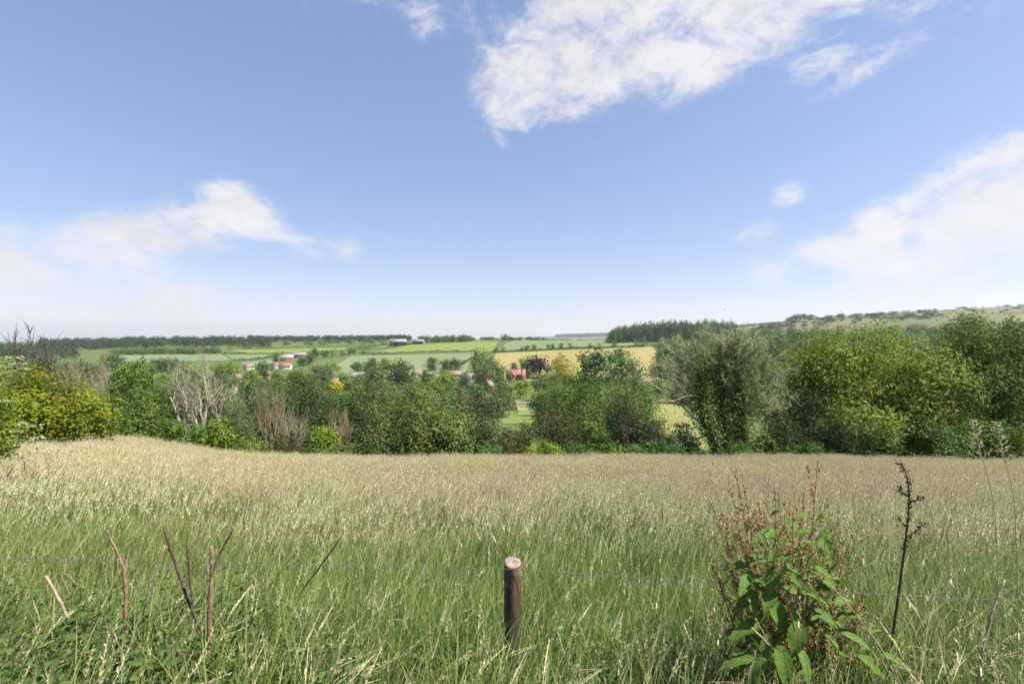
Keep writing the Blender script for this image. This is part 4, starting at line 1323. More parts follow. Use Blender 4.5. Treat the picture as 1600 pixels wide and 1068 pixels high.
def blades(n, R, h0, h1, wd, rng, segs=4, lean=.25, bend=.6, bias=(.10, 0)):
    """arching ribbon blades; returns V, quads"""
    a = rng.uniform(0, 6.28, n); rr = R * np.sqrt(rng.random(n))
    B = np.column_stack([np.cos(a) * rr, np.sin(a) * rr, np.full(n, -.03)])
    H = rng.uniform(h0, h1, n)
    az = rng.uniform(0, 6.28, n)
    dirh = np.column_stack([np.cos(az), np.sin(az), np.zeros(n)]) * rng.uniform(.1, 1, n)[:, None] + np.array([bias[0] * 2, bias[1] * 2, 0])
    face = rng.uniform(0, 6.28, n)
    side = np.column_stack([np.cos(face), np.sin(face), np.zeros(n)])
    rows = []
    for k in range(segs + 1):
        f = k / segs
        P = B + np.array([0, 0, 1.0]) * (H * (f - bend * .28 * f ** 3))[:, None] + dirh * (H * (lean * f + bend * .5 * f ** 2.4))[:, None]
        ww = wd * (1 - f ** 1.6) * .5 + .0004
        rows.append((P - side * ww, P + side * ww))
    V = np.stack([v for r in rows for v in r], 1)
    m = 2 * (segs + 1)
    F = []
    for k in range(segs):
        F.append(np.array([2 * k, 2 * k + 1, 2 * k + 3, 2 * k + 2])[None] + np.arange(n)[:, None] * m)
    F = np.stack(F, 1).reshape(-1, 4)
    return V.reshape(-1, 3), F, np.repeat(np.clip(rng.normal(.5, .25, n), 0, 1), segs)


def stalks(n, R, h0, h1, rng, spk=10, headl=(.10, .18), headw=.02, stemw=.0028, bend=.35, bias=(.14, 0), open_=.5, corew=.01):
    """flowering stems with a head of spikelets; returns (stem V,F,t), (head V,F,t)"""
    sv, sf, st, hv, hf, ht = [], [], [], [], [], []
    so = ho = 0
    for i in range(n):
        a, rr = rng.uniform(0, 6.28), R * math.sqrt(rng.random())
        H = rng.uniform(h0, h1)
        az = rng.uniform(0, 6.28)
        dh = np.array([math.cos(az), math.sin(az), 0]) * rng.uniform(0, .28) + np.array([bias[0], bias[1], 0])
        f = np.linspace(0, 1, 8)[:, None]
        bd = bend * rng.uniform(.3, 1.4)
        P = np.array([math.cos(a) * rr, math.sin(a) * rr, -.03]) + np.array([0, 0, 1.0]) * H * (f - .22 * bd * f ** 4) + dh * H * (f * .6 + bd * f ** 4)
        fa = rng.uniform(0, 3.14)
        s = np.array([math.cos(fa), math.sin(fa), 0]) * stemw * .5
        V = np.stack([P - s, P + s], 1).reshape(-1, 3)
        F = np.stack([np.array([0, 1, 3, 2]) + 2 * k for k in range(7)])
        sv.append(V); sf.append(F + so); so += len(V); st.append(np.full(7, rng.uniform(.3, .9)))
        hl = rng.uniform(*headl) * (H / h1)
        k = spk
        tt = 1 - np.linspace(0, 1, k) * hl / H
        idx = tt * 7
        i0 = np.minimum(idx.astype(int), 6)
        C = P[i0] * (1 - (idx - i0))[:, None] + P[i0 + 1] * (idx - i0)[:, None]
        ax = norm(P[i0 + 1] - P[i0])
        sd = norm(np.cross(ax, rng.normal(size=(k, 3))))
        T = ax * (1.15 - open_) + sd * open_
        L = headw * rng.uniform(.8, 1.5, k) * (.7 + .6 * np.linspace(0, 1, k))
        V, F = leaf_cards(C, T, sd + rng.normal(size=(k, 3)) * .4, L, L * .24)
        V2, F2 = leaf_cards(C[[-1, -1]], (P[-1] - C[-1])[None].repeat(2, 0), np.stack([sd[0], np.cross(ax[0], sd[0])]), np.full(2, hl * 1.05), np.full(2, corew))
        V, F = np.concatenate([V, V2]), np.concatenate([F, F2 + len(V)])
        hv.append(V); hf.append(F + ho); ho += len(V); ht.append(np.clip(rng.normal(rng.uniform(.3, .8), .15, k + 2), 0, 1))
    cat = np.concatenate
    return (cat(sv), cat(sf), cat(st)), (cat(hv), cat(hf), cat(ht))


def clump_mesh(name, pieces):
    """pieces: (V, F, tint, material slot)"""
    VV, FF, TT, MM, off = [], [], [], [], 0
    for V, F, ti, m in pieces:
        VV.append(V); FF.append(F + off); off += len(V); TT.append(ti); MM.append(np.full(len(F), m))
    return np.concatenate(VV), np.concatenate(FF), np.concatenate(TT), np.concatenate(MM)


def source_collection(name, meshes, objname):
    c = bpy.data.collections.new(name)
    for k, me in enumerate(meshes):
        c.objects.link(bpy.data.objects.new(f'{objname}_{k:02d}', me))
    return c


def patchiness(P, rng, ph=0.0):
    """smooth 0..1 field over the meadow: green hollows and ripe straw coloured drifts"""
    x, y = P[:, 0], P[:, 1]
    v = np.zeros(len(P))
    for k in range(9):
        a = k * 2.4 + ph; f = .10 * 1.42 ** k
        v += np.sin((x * math.cos(a) + y * math.sin(a) * .8) * f * 2 + k * 1.7 + 1.3 * np.sin(x * f * .7 + k)) / (1 + k * .28)
    v = .5 + v * .16 + rng.normal(0, .14, len(P))
    return np.clip(v, 0, .999)


def scatter(name, coll, nvar, P, label, rng, smin=.8, smax=1.2, tilt=.1, scl=None, lean=None, patchy=None):
    n = len(P)
    me = bpy.data.meshes.new(name)
    me.vertices.add(n)
    me.vertices.foreach_set('co', np.asarray(P, np.float32).ravel())
    rot = np.column_stack([rng.normal(0, tilt, n), rng.normal(0, tilt, n) + (0 if lean is None else lean), rng.uniform(-.9, .9, n)]).astype(np.float32)
    me.attributes.new('rot', 'FLOAT_VECTOR', 'POINT').data.foreach_set('vector', rot.ravel())
    s = rng.uniform(smin, smax, n) if scl is None else scl
    me.attributes.new('scl', 'FLOAT', 'POINT').data.foreach_set('value', s.astype(np.float32))
    me.attributes.new('idx', 'INT', 'POINT').data.foreach_set('value', (rng.integers(0, nvar, n) if patchy is None else (patchy * nvar)).astype(np.int32))
    o = obj(name, me)
    tree_ = bpy.data.node_groups.new(name, 'GeometryNodeTree')
    tree_.interface.new_socket('Geometry', in_out='INPUT', socket_type='NodeSocketGeometry')
    tree_.interface.new_socket('Geometry', in_out='OUTPUT', socket_type='NodeSocketGeometry')
    N, L = tree_.nodes, tree_.links
    gi, go = N.new('NodeGroupInput'), N.new('NodeGroupOutput')
    ip = N.new('GeometryNodeInstanceOnPoints')
    ci = N.new('GeometryNodeCollectionInfo')
    ci.inputs['Collection'].default_value = coll
    ci.inputs['Separate Children'].default_value = True
    ci.inputs['Reset Children'].default_value = True

    def na(nm, ty):
        a_ = N.new('GeometryNodeInputNamedAttribute'); a_.data_type = ty
        a_.inputs['Name'].default_value = nm
        return a_.outputs['Attribute']
    e2r = N.new('FunctionNodeEulerToRotation')
    L.new(na('rot', 'FLOAT_VECTOR'), e2r.inputs[0])
    L.new(gi.outputs[0], ip.inputs['Points'])
    L.new(ci.outputs[0], ip.inputs['Instance'])
    ip.inputs['Pick Instance'].default_value = True
    L.new(na('idx', 'INT'), ip.inputs['Instance Index'])
    L.new(e2r.outputs[0], ip.inputs['Rotation'])
    L.new(na('scl', 'FLOAT'), ip.inputs['Scale'])
    L.new(ip.outputs[0], go.inputs[0])
    md = o.modifiers.new('scatter', 'NODES')
    md.node_group = tree_
    tag(o, label, kind='stuff')
    return o


rng = np.random.default_rng(41)
far_m, mid_m, near_m = [], [], []
for k in range(6):
    a1 = blades(120, .5, .34, .60, .009, rng, 2, .2, .5)
    (s_, h_) = stalks((10, 26, 40, 54, 66, 76)[k], .5, .42, .92, rng, 3, (.16, .30), .045, .004, .25, corew=.012)
    far_m.append(make_mesh('grass_clump', *(lambda r: (r[0], [r[1]]))(clump_mesh('c', [(*a1, 0), (*s_, 0), (*h_, 1)])), [M_BLADE, M_STRAW], *clump_mesh('c', [(*a1, 0), (*s_, 0), (*h_, 1)])[2:]))
for k in range(6):
    a1 = blades(85, .3, .34, .72, .0075, rng, 3, .2, .55)
    (s_, h_) = stalks((4, 9, 14, 18, 22, 26)[k], .3, .46, 1.0, rng, 8, (.14, .26), .024, .003, .35, corew=.007)
    far = clump_mesh('c', [(*a1, 0), (*s_, 0), (*h_, 1)])
    mid_m.append(make_mesh('grass_clump', far[0], [far[1]], [M_BLADE, M_STRAW], far[2], far[3]))
for k in range(8):
    a1 = blades(50, .16, .34, .86, .0075, rng, 5, .18, .65)
    (s_, h_) = stalks(1 + k // 4, .16, .60, .95, rng, 24, (.14, .24), .011, .002, .5, corew=.003)
    far = clump_mesh('c', [(*a1, 0), (*s_, 0), (*h_, 1)])
    near_m.append(make_mesh('grass_clump', far[0], [far[1]], [M_BLADE, M_STRAW], far[2], far[3]))
CF = source_collection('far_grass_clumps', far_m, 'far_grass_clump')
CM = source_collection('mid_grass_clumps', mid_m, 'mid_grass_clump')
CN = source_collection('near_grass_clumps', near_m, 'near_grass_clump')


def sow(y0, y1, dens, rng, um=1.22, extra=1.0):
    A = (y1 ** 2 - y0 ** 2) / 2 * 2 * um + 2 * extra * (y1 - y0)
    n = int(A * dens)
    y = np.sqrt(rng.uniform(y0 ** 2, y1 ** 2, n))
    x = rng.uniform(-1, 1, n) * (um * y + extra)
    return np.column_stack([x, y, ground_z(x, y)])


Pf = sow(12, 37.2, 5.5, rng)
Pm = sow(5.0, 13.0, 15, rng, 1.3, 1.5)
Pn = sow(1.25, 5.6, 80, rng, 1.4, 1.4)
scatter('meadow_grass', CF, 6, Pf, 'pale seeding meadow grass running down to the hedgerow', rng, .75, 1.2, .06, patchy=np.clip(patchiness(Pf, rng) + .12 + .15 * sstep(Pf[:, 1], 14, 24), 0, .999))
scatter('meadow_grass', CM, 6, Pm, 'mixed green and straw coloured meadow grass beyond the fence', rng, .75, 1.2, .07, patchy=np.clip(patchiness(Pm, rng) - .12 + .25 * sstep(Pm[:, 1], 5.5, 11), 0, .999))
scatter('meadow_grass', CN, 8, Pn, 'long green grass in front of and around the fence post', rng, .7, 1.2, .1)


# ------------------------------------------------------------------ leafy weeds at the near edge
M_WEED = leaf_material('weed_leaf', (.022, .060, .012), (.075, .135, .028), transl=.25)
M_WEEDTOP = leaf_material('reddish_weed_top', (.11, .11, .04), (.20, .18, .075), transl=.25)
M_BRAMBLE = leaf_material('bramble_leaf', (.030, .066, .015), (.082, .128, .030), transl=.2)


def weed_mesh(rng, h, leaf, pairs, top=True, bramble=False):
    f = np.linspace(0, 1, 7)[:, None]
    d = np.array([rng.uniform(-.3, .3), rng.uniform(-.3, .3), 1.0])
    P = np.array([0, 0, -.03]) + f * d * h + (f ** 2) * np.array([rng.uniform(-.2, .2), rng.uniform(-.2, .2), 0]) * h
    V, Q = tubes([(P, np.linspace(.004, .0015, 7))], 3)
    pcs = [(V, Q, np.full(len(Q), .4), 0)]
    c, n_, T, L, top_ = [], [], [], [], []
    for k in range(pairs):
        t_ = .15 + .85 * (k + .5) / pairs
        i = min(int(t_ * 6), 5); g_ = t_ * 6 - i
        b_ = P[i] * (1 - g_) + P[i + 1] * g_
        for s in range(2 if not bramble else 3):
            a_ = k * 1.57 + s * (3.14 if not bramble else 2.1) + rng.uniform(-.4, .4)
            dv = np.array([math.cos(a_), math.sin(a_), rng.uniform(-.35, .35)])
            c.append(b_); T.append(dv); n_.append(np.array([0, 0, 1]) + rng.normal(0, .25, 3))
            L.append(leaf * rng.uniform(.7, 1.2) * (1.1 - .45 * t_)); top_.append(1 if top and t_ > .88 else 0)
    c, T, n_, L = map(np.array, (c, T, n_, L))
    V, F = leaf_cards(c, T, n_, L, L * (.5 if not bramble else .62), .35)
    top_ = np.array(top_)
    ti = np.clip(rng.normal(.5, .25, len(F)), 0, 1)
    VV, FF, TT, MM = clump_mesh('w', pcs + [(V, F, ti, 0)])
    MM[len(Q):] = top_
    return VV, FF, TT, MM


def weed_clump(n, R, h, leaf, pairs, top, bramble):
    VV, FF, TT, MM, off = [], [], [], [], 0
    for k in range(n):
        V, F, ti, mi = weed_mesh(rng, h * rng.uniform(.6, 1.1), leaf, pairs, top, bramble)
        a = rng.uniform(0, 6.28); r = R * math.sqrt(rng.random())
        V = V + [math.cos(a) * r, math.sin(a) * r, 0]
        VV.append(V); FF.append(F + off); off += len(V); TT.append(ti); MM.append(mi)
    return np.concatenate(VV), np.concatenate(FF), np.concatenate(TT), np.concatenate(MM)


wm = []
for k in range(5):
    V, F, ti, mi = weed_clump(6, .14, .68, .062, 10, True, False)
    wm.append(make_mesh('weed_clump', V, [F], [M_WEED, M_WEEDTOP], ti, mi))
CW = source_collection('weed_clumps', wm, 'weed_clump')
bm_ = []
for k in range(5):
    V, F, ti, mi = weed_clump(7, .2, .62, .050, 11, False, True)
    bm_.append(make_mesh('bramble_clump', V, [F], [M_BRAMBLE, M_WEEDTOP], ti, mi))
CB = source_collection('bramble_clumps', bm_, 'bramble_clump')
n = 420
yy = rng.uniform(1.45, 3.0, n); xx = rng.uniform(-1.15, 1.15, n) * yy
P = np.column_stack([xx, yy, ground_z(xx, yy)])
scatter('weed_undergrowth', CW, 5, P, 'leafy weeds with reddish tops in the grass near the fence', rng, .6, 1.05, .12)
n = 330
yy = rng.uniform(1.5, 3.1, n); xx = (-1.25 + .75 * rng.random(n) ** 1.2) * yy
P = np.column_stack([xx, yy, ground_z(xx, yy)])
scatter('bramble_undergrowth', CB, 5, P, 'dark bramble and nettle growth in the lower left corner', rng, .7, 1.2, .15)
# pale arching grass heads in the very front
pm = []
for k in range(5):
    (s_, h_) = stalks(5, .2, .75, 1.02, rng, 40, (.16, .26), .012, .0024, .9, (.2, 0), .35, corew=.004)
    r_ = clump_mesh('c', [(*s_, 1), (*h_, 1)])
    pm.append(make_mesh('tall_grass_clump', r_[0], [r_[1]], [M_BLADE, M_STRAW], r_[2], r_[3]))
tall = []
for k in range(5):
    a1 = blades(5, .12, .8, 1.25, .007, rng, 5, .1, .25)
    (s_, h_) = stalks(3, .12, .9, 1.35, rng, 14, (.12, .2), .012, .004, .15, (.05, 0), .25)
    r_ = clump_mesh('c', [(*a1, 0), (*s_, 0), (*h_, 0)])
    tall.append(make_mesh('green_stem_clump', r_[0], [r_[1]], [M_BLADE, M_STRAW], r_[2], r_[3]))
lush = []
for k in range(6):
    a1 = blades(40, .15, .62, 1.12, (.0085, .013, .010, .007, .015, .009)[k], rng, 6, .16, .75)
    lush.append(make_mesh('long_blade_clump', a1[0], [a1[1]], [M_BLADE], a1[2]))
CL = source_collection('long_blade_clumps', lush, 'long_blade_clump')
Pl = sow(1.25, 2.75, 46, rng, 1.4, 1.4)
scatter('long_grass', CL, 6, Pl, 'tall lush green blades along the near edge of the meadow', rng, .6, 1.0, .12)
CP = source_collection('tall_grass_clumps', pm, 'tall_grass_clump')
CT = source_collection('green_stem_clumps', tall, 'green_stem_clump')
n = 170
yy = rng.uniform(1.5, 2.6, n); xx = rng.uniform(-1.15, 1.15, n) * yy
P = np.column_stack([xx, yy, ground_z(xx, yy)])
scatter('arching_grass', CP, 5, P, 'pale arching seed heads along the near edge', rng, .65, 1.0, .15)
n = 46
yy = rng.uniform(2.7, 6.0, n); xx = rng.uniform(-1.1, 1.1, n) * yy
P = np.column_stack([xx, yy, ground_z(xx, yy)])
scatter('green_stems', CT, 5, P, 'tall dark green grass stems standing above the meadow', rng, .7, 1.0, .08)


# ------------------------------------------------------------------ fence post and wire
m_post, t = material('weathered_post_wood')
tcn = t.new('ShaderNodeTexCoord')
mp = t.new('ShaderNodeMapping'); t.l.new(tcn.outputs['Object'], mp.inputs[0]); mp.inputs['Scale'].default_value = (1, 1, .12)
n = t.noise(mp.outputs[0], 60, 6, .65)
n2 = t.noise(tcn.outputs['Object'], 9, 4, .6)
c = t.mix(t.maprange(n, .35, .65), (.035, .024, .016), (.115, .080, .052))
c = t.mix(t.maprange(n2, .55, .72), c, (.13, .135, .06))
shade(t, c, .9, .15, bump(t, n, .7, .006))
m_cut, t = material('cut_wood_end')
tcn = t.new('ShaderNodeTexCoord')
n = t.noise(tcn.outputs['Object'], 45, 5, .65)
c = t.mix(t.maprange(n, .35, .65), (.13, .10, .08), (.29, .24, .20))
shade(t, c, .9, .1, bump(t, n, .5, .004))
m_wire, t = material('galvanised_wire'); shade(t, (.12, .145, .145), .65, .2)

PY = 2.5
pb = at(801, PY)
ptop = (534 - 878) / FPX * PY
post = empty('fence_post', pb, 'round weathered wooden fence post standing in long grass', 'post')
rng = np.random.default_rng(4)
ns, nr = 28, 16
ang = np.arange(ns) / ns * 2 * math.pi
Hh = ptop - pb[2]
prof = 1 + .03 * np.sin(ang * 3 + 1) + .02 * np.sin(ang * 7) + rng.normal(0, .008, ns)
zs = np.linspace(-.25, Hh, nr)
V = []
for z in zs:
    r = .0440 * (1 + .02 * math.sin(z * 9)) * (prof + rng.normal(0, .006, ns))
    if z == zs[-1]:
        r *= .97
    zz = z + (np.zeros(ns) if z < zs[-1] else .010 * np.sin(ang - .3) * 1.0)
    V.append(np.column_stack([np.cos(ang) * r, np.sin(ang) * r, zz]))
V = np.concatenate(V)
i = np.arange(nr - 1)[:, None] * ns; j = np.arange(ns)[None]; k = (j + 1) % ns
Q = np.stack([i + j, i + k, i + ns + k, i + ns + j], -1).reshape(-1, 4)
obj('shaft', make_mesh('shaft', V, [Q], [m_post], smooth=True), post)
rim = V[-ns:]
rings = [rim, rim * [.93, .93, 1] + [0, 0, .004], rim * [.55, .55, 1] + [0, 0, .003], rim * [.2, .2, 1] + [0, 0, .001]]
V = np.concatenate(rings + [np.array([[0, 0, rim[:, 2].mean()]])])
i = np.arange(3)[:, None] * ns
Q = np.stack([i + j, i + k, i + ns + k, i + ns + j], -1).reshape(-1, 4)
T3 = np.stack([3 * ns + np.arange(ns), 3 * ns + (np.arange(ns) + 1) % ns, np.full(ns, 4 * ns)], -1)
obj('cut_top', make_mesh('cut_top', V, [Q, T3], [m_cut], smooth=True), post)
wz = (534 - 889) / FPX * PY
st = np.array([(.012, -.052, wz - pb[2] + .014), (.012, -.056, wz - pb[2]), (.012, -.050, wz - pb[2] - .014)])
sv_, sq_ = tubes([(st, np.full(3, .0018))], 5)
obj('staple', make_mesh('staple', sv_, [sq_], [m_wire], smooth=True), post)

pts = [(-60, 871, 2.62), (160, 874, 2.60), (370, 879, 2.57), (600, 883, 2.53), (801, 888.5, PY - .052), (1060, 906, 2.42), (1330, 926, 2.36), (1500, 934, 2.33), (1680, 941, 2.3)]
W3 = np.array([[(p - 800) / FPX * y, y, (534 - q) / FPX * y] for p, q, y in pts])
tt = np.linspace(0, 1, 700)
cum = np.r_[0, np.cumsum(np.linalg.norm(np.diff(W3, axis=0), axis=1))]; L_ = cum[-1]; cum /= L_
C = np.column_stack([np.interp(tt, cum, W3[:, a_]) for a_ in range(3)])
lines = []
for ph in (0, math.pi):
    th = tt * L_ / .045 * math.pi + ph
    lines.append((C + np.column_stack([np.zeros(700), np.cos(th), np.sin(th)]) * .0011, np.full(700, .0008)))
wire = empty('fence_wire', C[350], 'twisted galvanised fence wire stretched past the post', 'wire')
wv, wq = tubes(lines, 4)
obj('strand', make_mesh('strand', wv - C[350], [wq], [m_wire], smooth=True), wire)
for k in range(6, 700, 18):
    bl = []
    for s in range(2):
        d = norm(rng.normal(size=3) * [.4, 1, 1])
        bl.append((np.array([C[k] - d * .011, C[k], C[k] + d * .011]) - C[350], np.array([.0005, .0013, .0005])))
    bv, bq = tubes(bl, 4)
    obj('barb', make_mesh('barb', bv, [bq], [m_wire]), wire)


# ------------------------------------------------------------------ cut stems, twigs
m_stem = bark_material('dry_brown_stem', (.12, .07, .045), (.26, .17, .11), 30)
m_stem2 = bark_material('dark_dry_stem', (.045, .030, .026), (.10, .068, .055), 30)
m_stem3 = bark_material('pale_dry_stem', (.20, .155, .105), (.36, .29, .21), 30)


def stick(name, lines, mat, label, cat='cut stem', group='dead cut stems in the grass'):
    """lines: list of [(p, q, depth, radius px)...]"""
    L = []
    rg = np.random.default_rng(int(lines[0][0][0]))
    for ln in lines:
        P = np.array([[(p - 800) / FPX * y, y, (534 - q) / FPX * y] for p, q, y, r in ln])
        R = np.array([r * .66 / FPX * y for p, q, y, r in ln])
        f = np.linspace(0, 1, len(P)); g_ = np.linspace(0, 1, 4 * len(P))
        Pn_ = np.column_stack([np.interp(g_, f, P[:, a_]) for a_ in range(3)]) + rg.normal(0, .0012, (len(g_), 3))
        L.append((Pn_, np.interp(g_, f, R) * (1 + rg.normal(0, .05, len(g_)))))
    o0 = L[0][0][0].copy()
    root = empty(name, o0, label, cat, group)
    for k, (P, R) in enumerate(L):
        P = np.concatenate([P, P[-1:] + (P[-1] - P[-2]) * .02]); R = np.concatenate([R, [R[-1] * .1]])
        v, q = tubes([(P - o0, R)], 8)
        obj('stem' if k == 0 else 'side_shoot', make_mesh('stem', v, [q], [mat], smooth=True), root)


stick('cut_stem', [[(197, 990, 2.3, 4), (196, 915, 2.3, 4), (194, 886, 2.3, 4.5)], [(194, 888, 2.3, 3.5), (183, 862, 2.3, 2.8), (166, 828, 2.28, 2.2)], [(195, 886, 2.3, 3), (200, 866, 2.32, 2)]], m_stem, 'forked dry brown stem at the far left of the cut stems')
stick('cut_stem', [[(318, 995, 2.2, 2.5), (298, 948, 2.2, 3.2), (274, 880, 2.2, 3), (257, 828, 2.18, 2.8)]], m_stem2, 'long dark dry stem leaning left')
stick('cut_stem', [[(302, 960, 2.25, 2.4), (296, 900, 2.25, 2.4), (292, 851, 2.25, 2.4)]], m_stem2, 'short thin upright dry stem between the leaning one and the thick one')
stick('cut_stem', [[(325, 1030, 2.15, 5), (329, 940, 2.15, 5.2), (331, 895, 2.15, 4.6), (330, 853, 2.15, 4.2)], [(332, 897, 2.15, 3), (345, 862, 2.15, 2.6), (366, 823, 2.13, 2.4)]], m_stem, 'thickest dry brown cut stem with a side shoot to the right')
stick('cut_stem', [[(105, 965, 2.2, 3), (90, 930, 2.2, 3.2), (71, 899, 2.2, 2.8)]], m_stem3, 'short pale broken stem near the left edge')
stick('cut_stem', [[(470, 925, 2.5, 1.6), (500, 884, 2.5, 2.2), (534, 838, 2.48, 1.5)]], m_stem2, 'thin dark twig leaning right in the grass')
stick('dry_stalk', [[(218, 970, 2.25, 1.4), (240, 910, 2.25, 1.8), (258, 852, 2.25, 1.4)]], m_stem3, 'thin pale stalk left of the leaning dark stem')
stick('dry_stalk', [[(320, 915, 2.15, 1.8), (322, 880, 2.15, 1.8)]], m_stem3, 'short pale sliver beside the thickest cut stem')
stick('dry_stalk', [[(1525, 1085, 1.9, 3), (1537, 1010, 1.9, 3), (1552, 950, 1.92, 2.6), (1570, 905, 1.94, 1.7)]], m_stem3, 'pale curved dry stalk near the right edge', 'dry stalk')
stick('dry_stalk', [[(1410, 1075, 1.9, 2), (1375, 1010, 1.9, 2), (1330, 950, 1.92, 1.7), (1283, 895, 1.95, 1.2)]], m_stem3, 'pale straight straw leaning left across the dock plant', 'dry stalk')
stick('dry_stalk', [[(1240, 1085, 1.95, 2.6), (1205, 1010, 1.95, 2.6), (1175, 980, 1.95, 2)], [(1205, 1010, 1.95, 1.6), (1180, 965, 1.97, 1.2)]], m_stem3, 'pale bent dry stalk in the foot of the dock plant', 'dry stalk')


# ------------------------------------------------------------------ dock plant
M_SEED = leaf_material('rusty_dock_seed', (.20, .110, .045), (.36, .225, .105), rough=.8, spec=.1, transl=.25, patch=(.25, .26, .08), pscale=7)
M_DEADSEED = leaf_material('dark_dead_seed', (.040, .022, .020), (.085, .050, .042), rough=.9, spec=.1, transl=0)
M_DOCKSTEM = plain('dock_stem', (.16, .13, .055), .6, (.22, .11, .06), 14)
M_DOCKLEAF, t = material('dock_leaf')
tcn = t.new('ShaderNodeTexCoord')
n = t.noise(tcn.outputs['Object'], 14, 5, .65)
c = t.mix(t.maprange(n, .3, .7), (.062, .135, .018), (.120, .205, .032))
sx = t.new('ShaderNodeSeparateXYZ'); t.l.new(tcn.outputs['Object'], sx.inputs[0])
rib = t.maprange(t.math('ABSOLUTE', sx.outputs[0]), .0, .045, 1, 0)
c = t.mix(t.math('MULTIPLY', rib, .5), c, (.20, .22, .08))
spots = t.maprange(t.noise(tcn.outputs['Object'], 30, 2, .5), .68, .74)
c = t.mix(spots, c, (.16, .09, .035))
shade(t, c, .6, .18, bump(t, n, .5, .012), transl=.32)


def seeds(C, rng, n, r, size):
    """n seed diamonds around each point"""
    k = len(C)
    P = np.repeat(C, n, 0) + rng.normal(size=(k * n, 3)) * r
    d = norm(rng.normal(size=P.shape) + [0, 0, -.4])
    return leaf_cards(P, d, rng.normal(size=P.shape), size * rng.uniform(.7, 1.3, len(P)), size * .85 * rng.uniform(.7, 1.3, len(P)), .6)


def dock_stem(parent, o0, base, top, rng, branches, r0, seedmat, stemmat, start=.4, blen=.2, cl=None):
    f = np.linspace(0, 1, 16)[:, None]
    mid = (base + top) / 2 + np.array([(base[0] - top[0]) * .18, 0, .04])
    P = (1 - f) ** 2 * base + 2 * f * (1 - f) * mid + f ** 2 * top + rng.normal(0, .0022, (16, 3))
    lines = [(P - o0, np.linspace(r0, .0012, 16), 0)]
    pts = []
    n = 20
    for s in np.linspace(start, 1, n + 6):
        i = min(int(s * 15), 14); g_ = s * 15 - i
        if rng.random() < .85:
            pts.append(P[i] * (1 - g_) + P[i + 1] * g_)
    for k in range(branches):
        s = start + (.93 - start) * (k + rng.random() * .8) / branches
        i = min(int(s * 15), 14)
        a_ = k * 2.4 + rng.uniform(-.5, .5)
        dv = norm(np.array([math.cos(a_) * .62, math.sin(a_) * .62, rng.uniform(.55, 1.05)]))
        Lb = blen * (1.15 - .75 * (s - start) / (1 - start)) * rng.uniform(.6, 1.15)
        g = np.linspace(0, 1, 6)[:, None]
        B = P[i] + dv * Lb * g + np.array([0, 0, .18 * Lb]) * g ** 2 + rng.normal(0, .002, (6, 3))
        lines.append((B - o0, np.linspace(r0 * .32, .0008, 6), 2))
        for q_ in np.arange(.18, 1.0, .017 / Lb):
            i2 = min(int(q_ * 5), 4); g2 = q_ * 5 - i2
            if rng.random() < .86:
                pts.append(B[i2] * (1 - g2) + B[i2 + 1] * g2)
    tv, tq = tube_lines(lines, 6, 3)
    st = obj('stem', make_mesh('stem', tv, [tq], [stemmat], smooth=True), parent)
    C = np.array(pts) - o0
    V, F = seeds(C, rng, cl or 7, .0048, .0105)
    sd = obj('seed_spike', make_mesh('seed_spike', V, [F], [seedmat], np.clip(rng.normal(.5, .3, len(F)), 0, 1)), st)
    sd['kind'] = 'stuff'
    return P


def big_leaf_mesh(rng, L, wd, seg=9):
    rows = []
    for k in range(seg + 1):
        f = k / seg
        hw = wd * .5 * (math.sin(math.pi * min(1, f * .92 + .08)) ** .75) * (1.15 - .45 * f) if f < 1 else 0.0
        wv = rng.normal(0, .15) * wd
        z = -.35 * L * f ** 2.2
        rows.append([(-hw, f * L, z + hw * .35 + wv * .5), (-hw * .5, f * L, z + hw * .10 + rng.normal(0, .02) * wd), (0, f * L, z), (hw * .5, f * L, z + hw * .10 + rng.normal(0, .02) * wd), (hw, f * L, z + hw * .35 - wv * .5)])
    V = np.array(rows, float).reshape(-1, 3)
    i = np.arange(seg)[:, None] * 5; j = np.arange(4)[None]
    Q = np.stack([i + j, i + j + 1, i + 5 + j + 1, i + 5 + j], -1).reshape(-1, 4)
    return make_mesh('leaf', V, [Q], [M_DOCKLEAF], smooth=True)


rng = np.random.default_rng(19)
DY = 2.25
base0 = at(1235, DY)
dock = empty('dock_plant', base0, 'large green dock plant with rusty brown seed spikes right of the post', 'plant')
tops = [(1148, 735, 2.2), (1160, 744, 2.3), (1210, 760, 2.35), (1277, 722, 2.25), (1112, 785, 2.2), (1238, 800, 2.1), (1312, 788, 2.3), (1331, 835, 2.2), (1100, 850, 2.15),
        (1352, 920, 2.1), (1187, 788, 2.1), (1256, 772, 2.35), (1130, 820, 2.3), (1292, 830, 2.1), (1212, 840, 2.05)]
for p, q, y in tops:
    tp = np.array([(p - 800) / FPX * y, y, (534 - q) / FPX * y])
    bs = base0 + np.array([(p - 1235) / FPX * .5, rng.uniform(-.06, .06), 0])
    dock_stem(dock, base0, bs, tp, rng, 13, .0055, M_SEED, M_DOCKSTEM, .36, .26)
LM = [big_leaf_mesh(rng, 1.0, w_) for w_ in (.50, .42, .56, .34)]
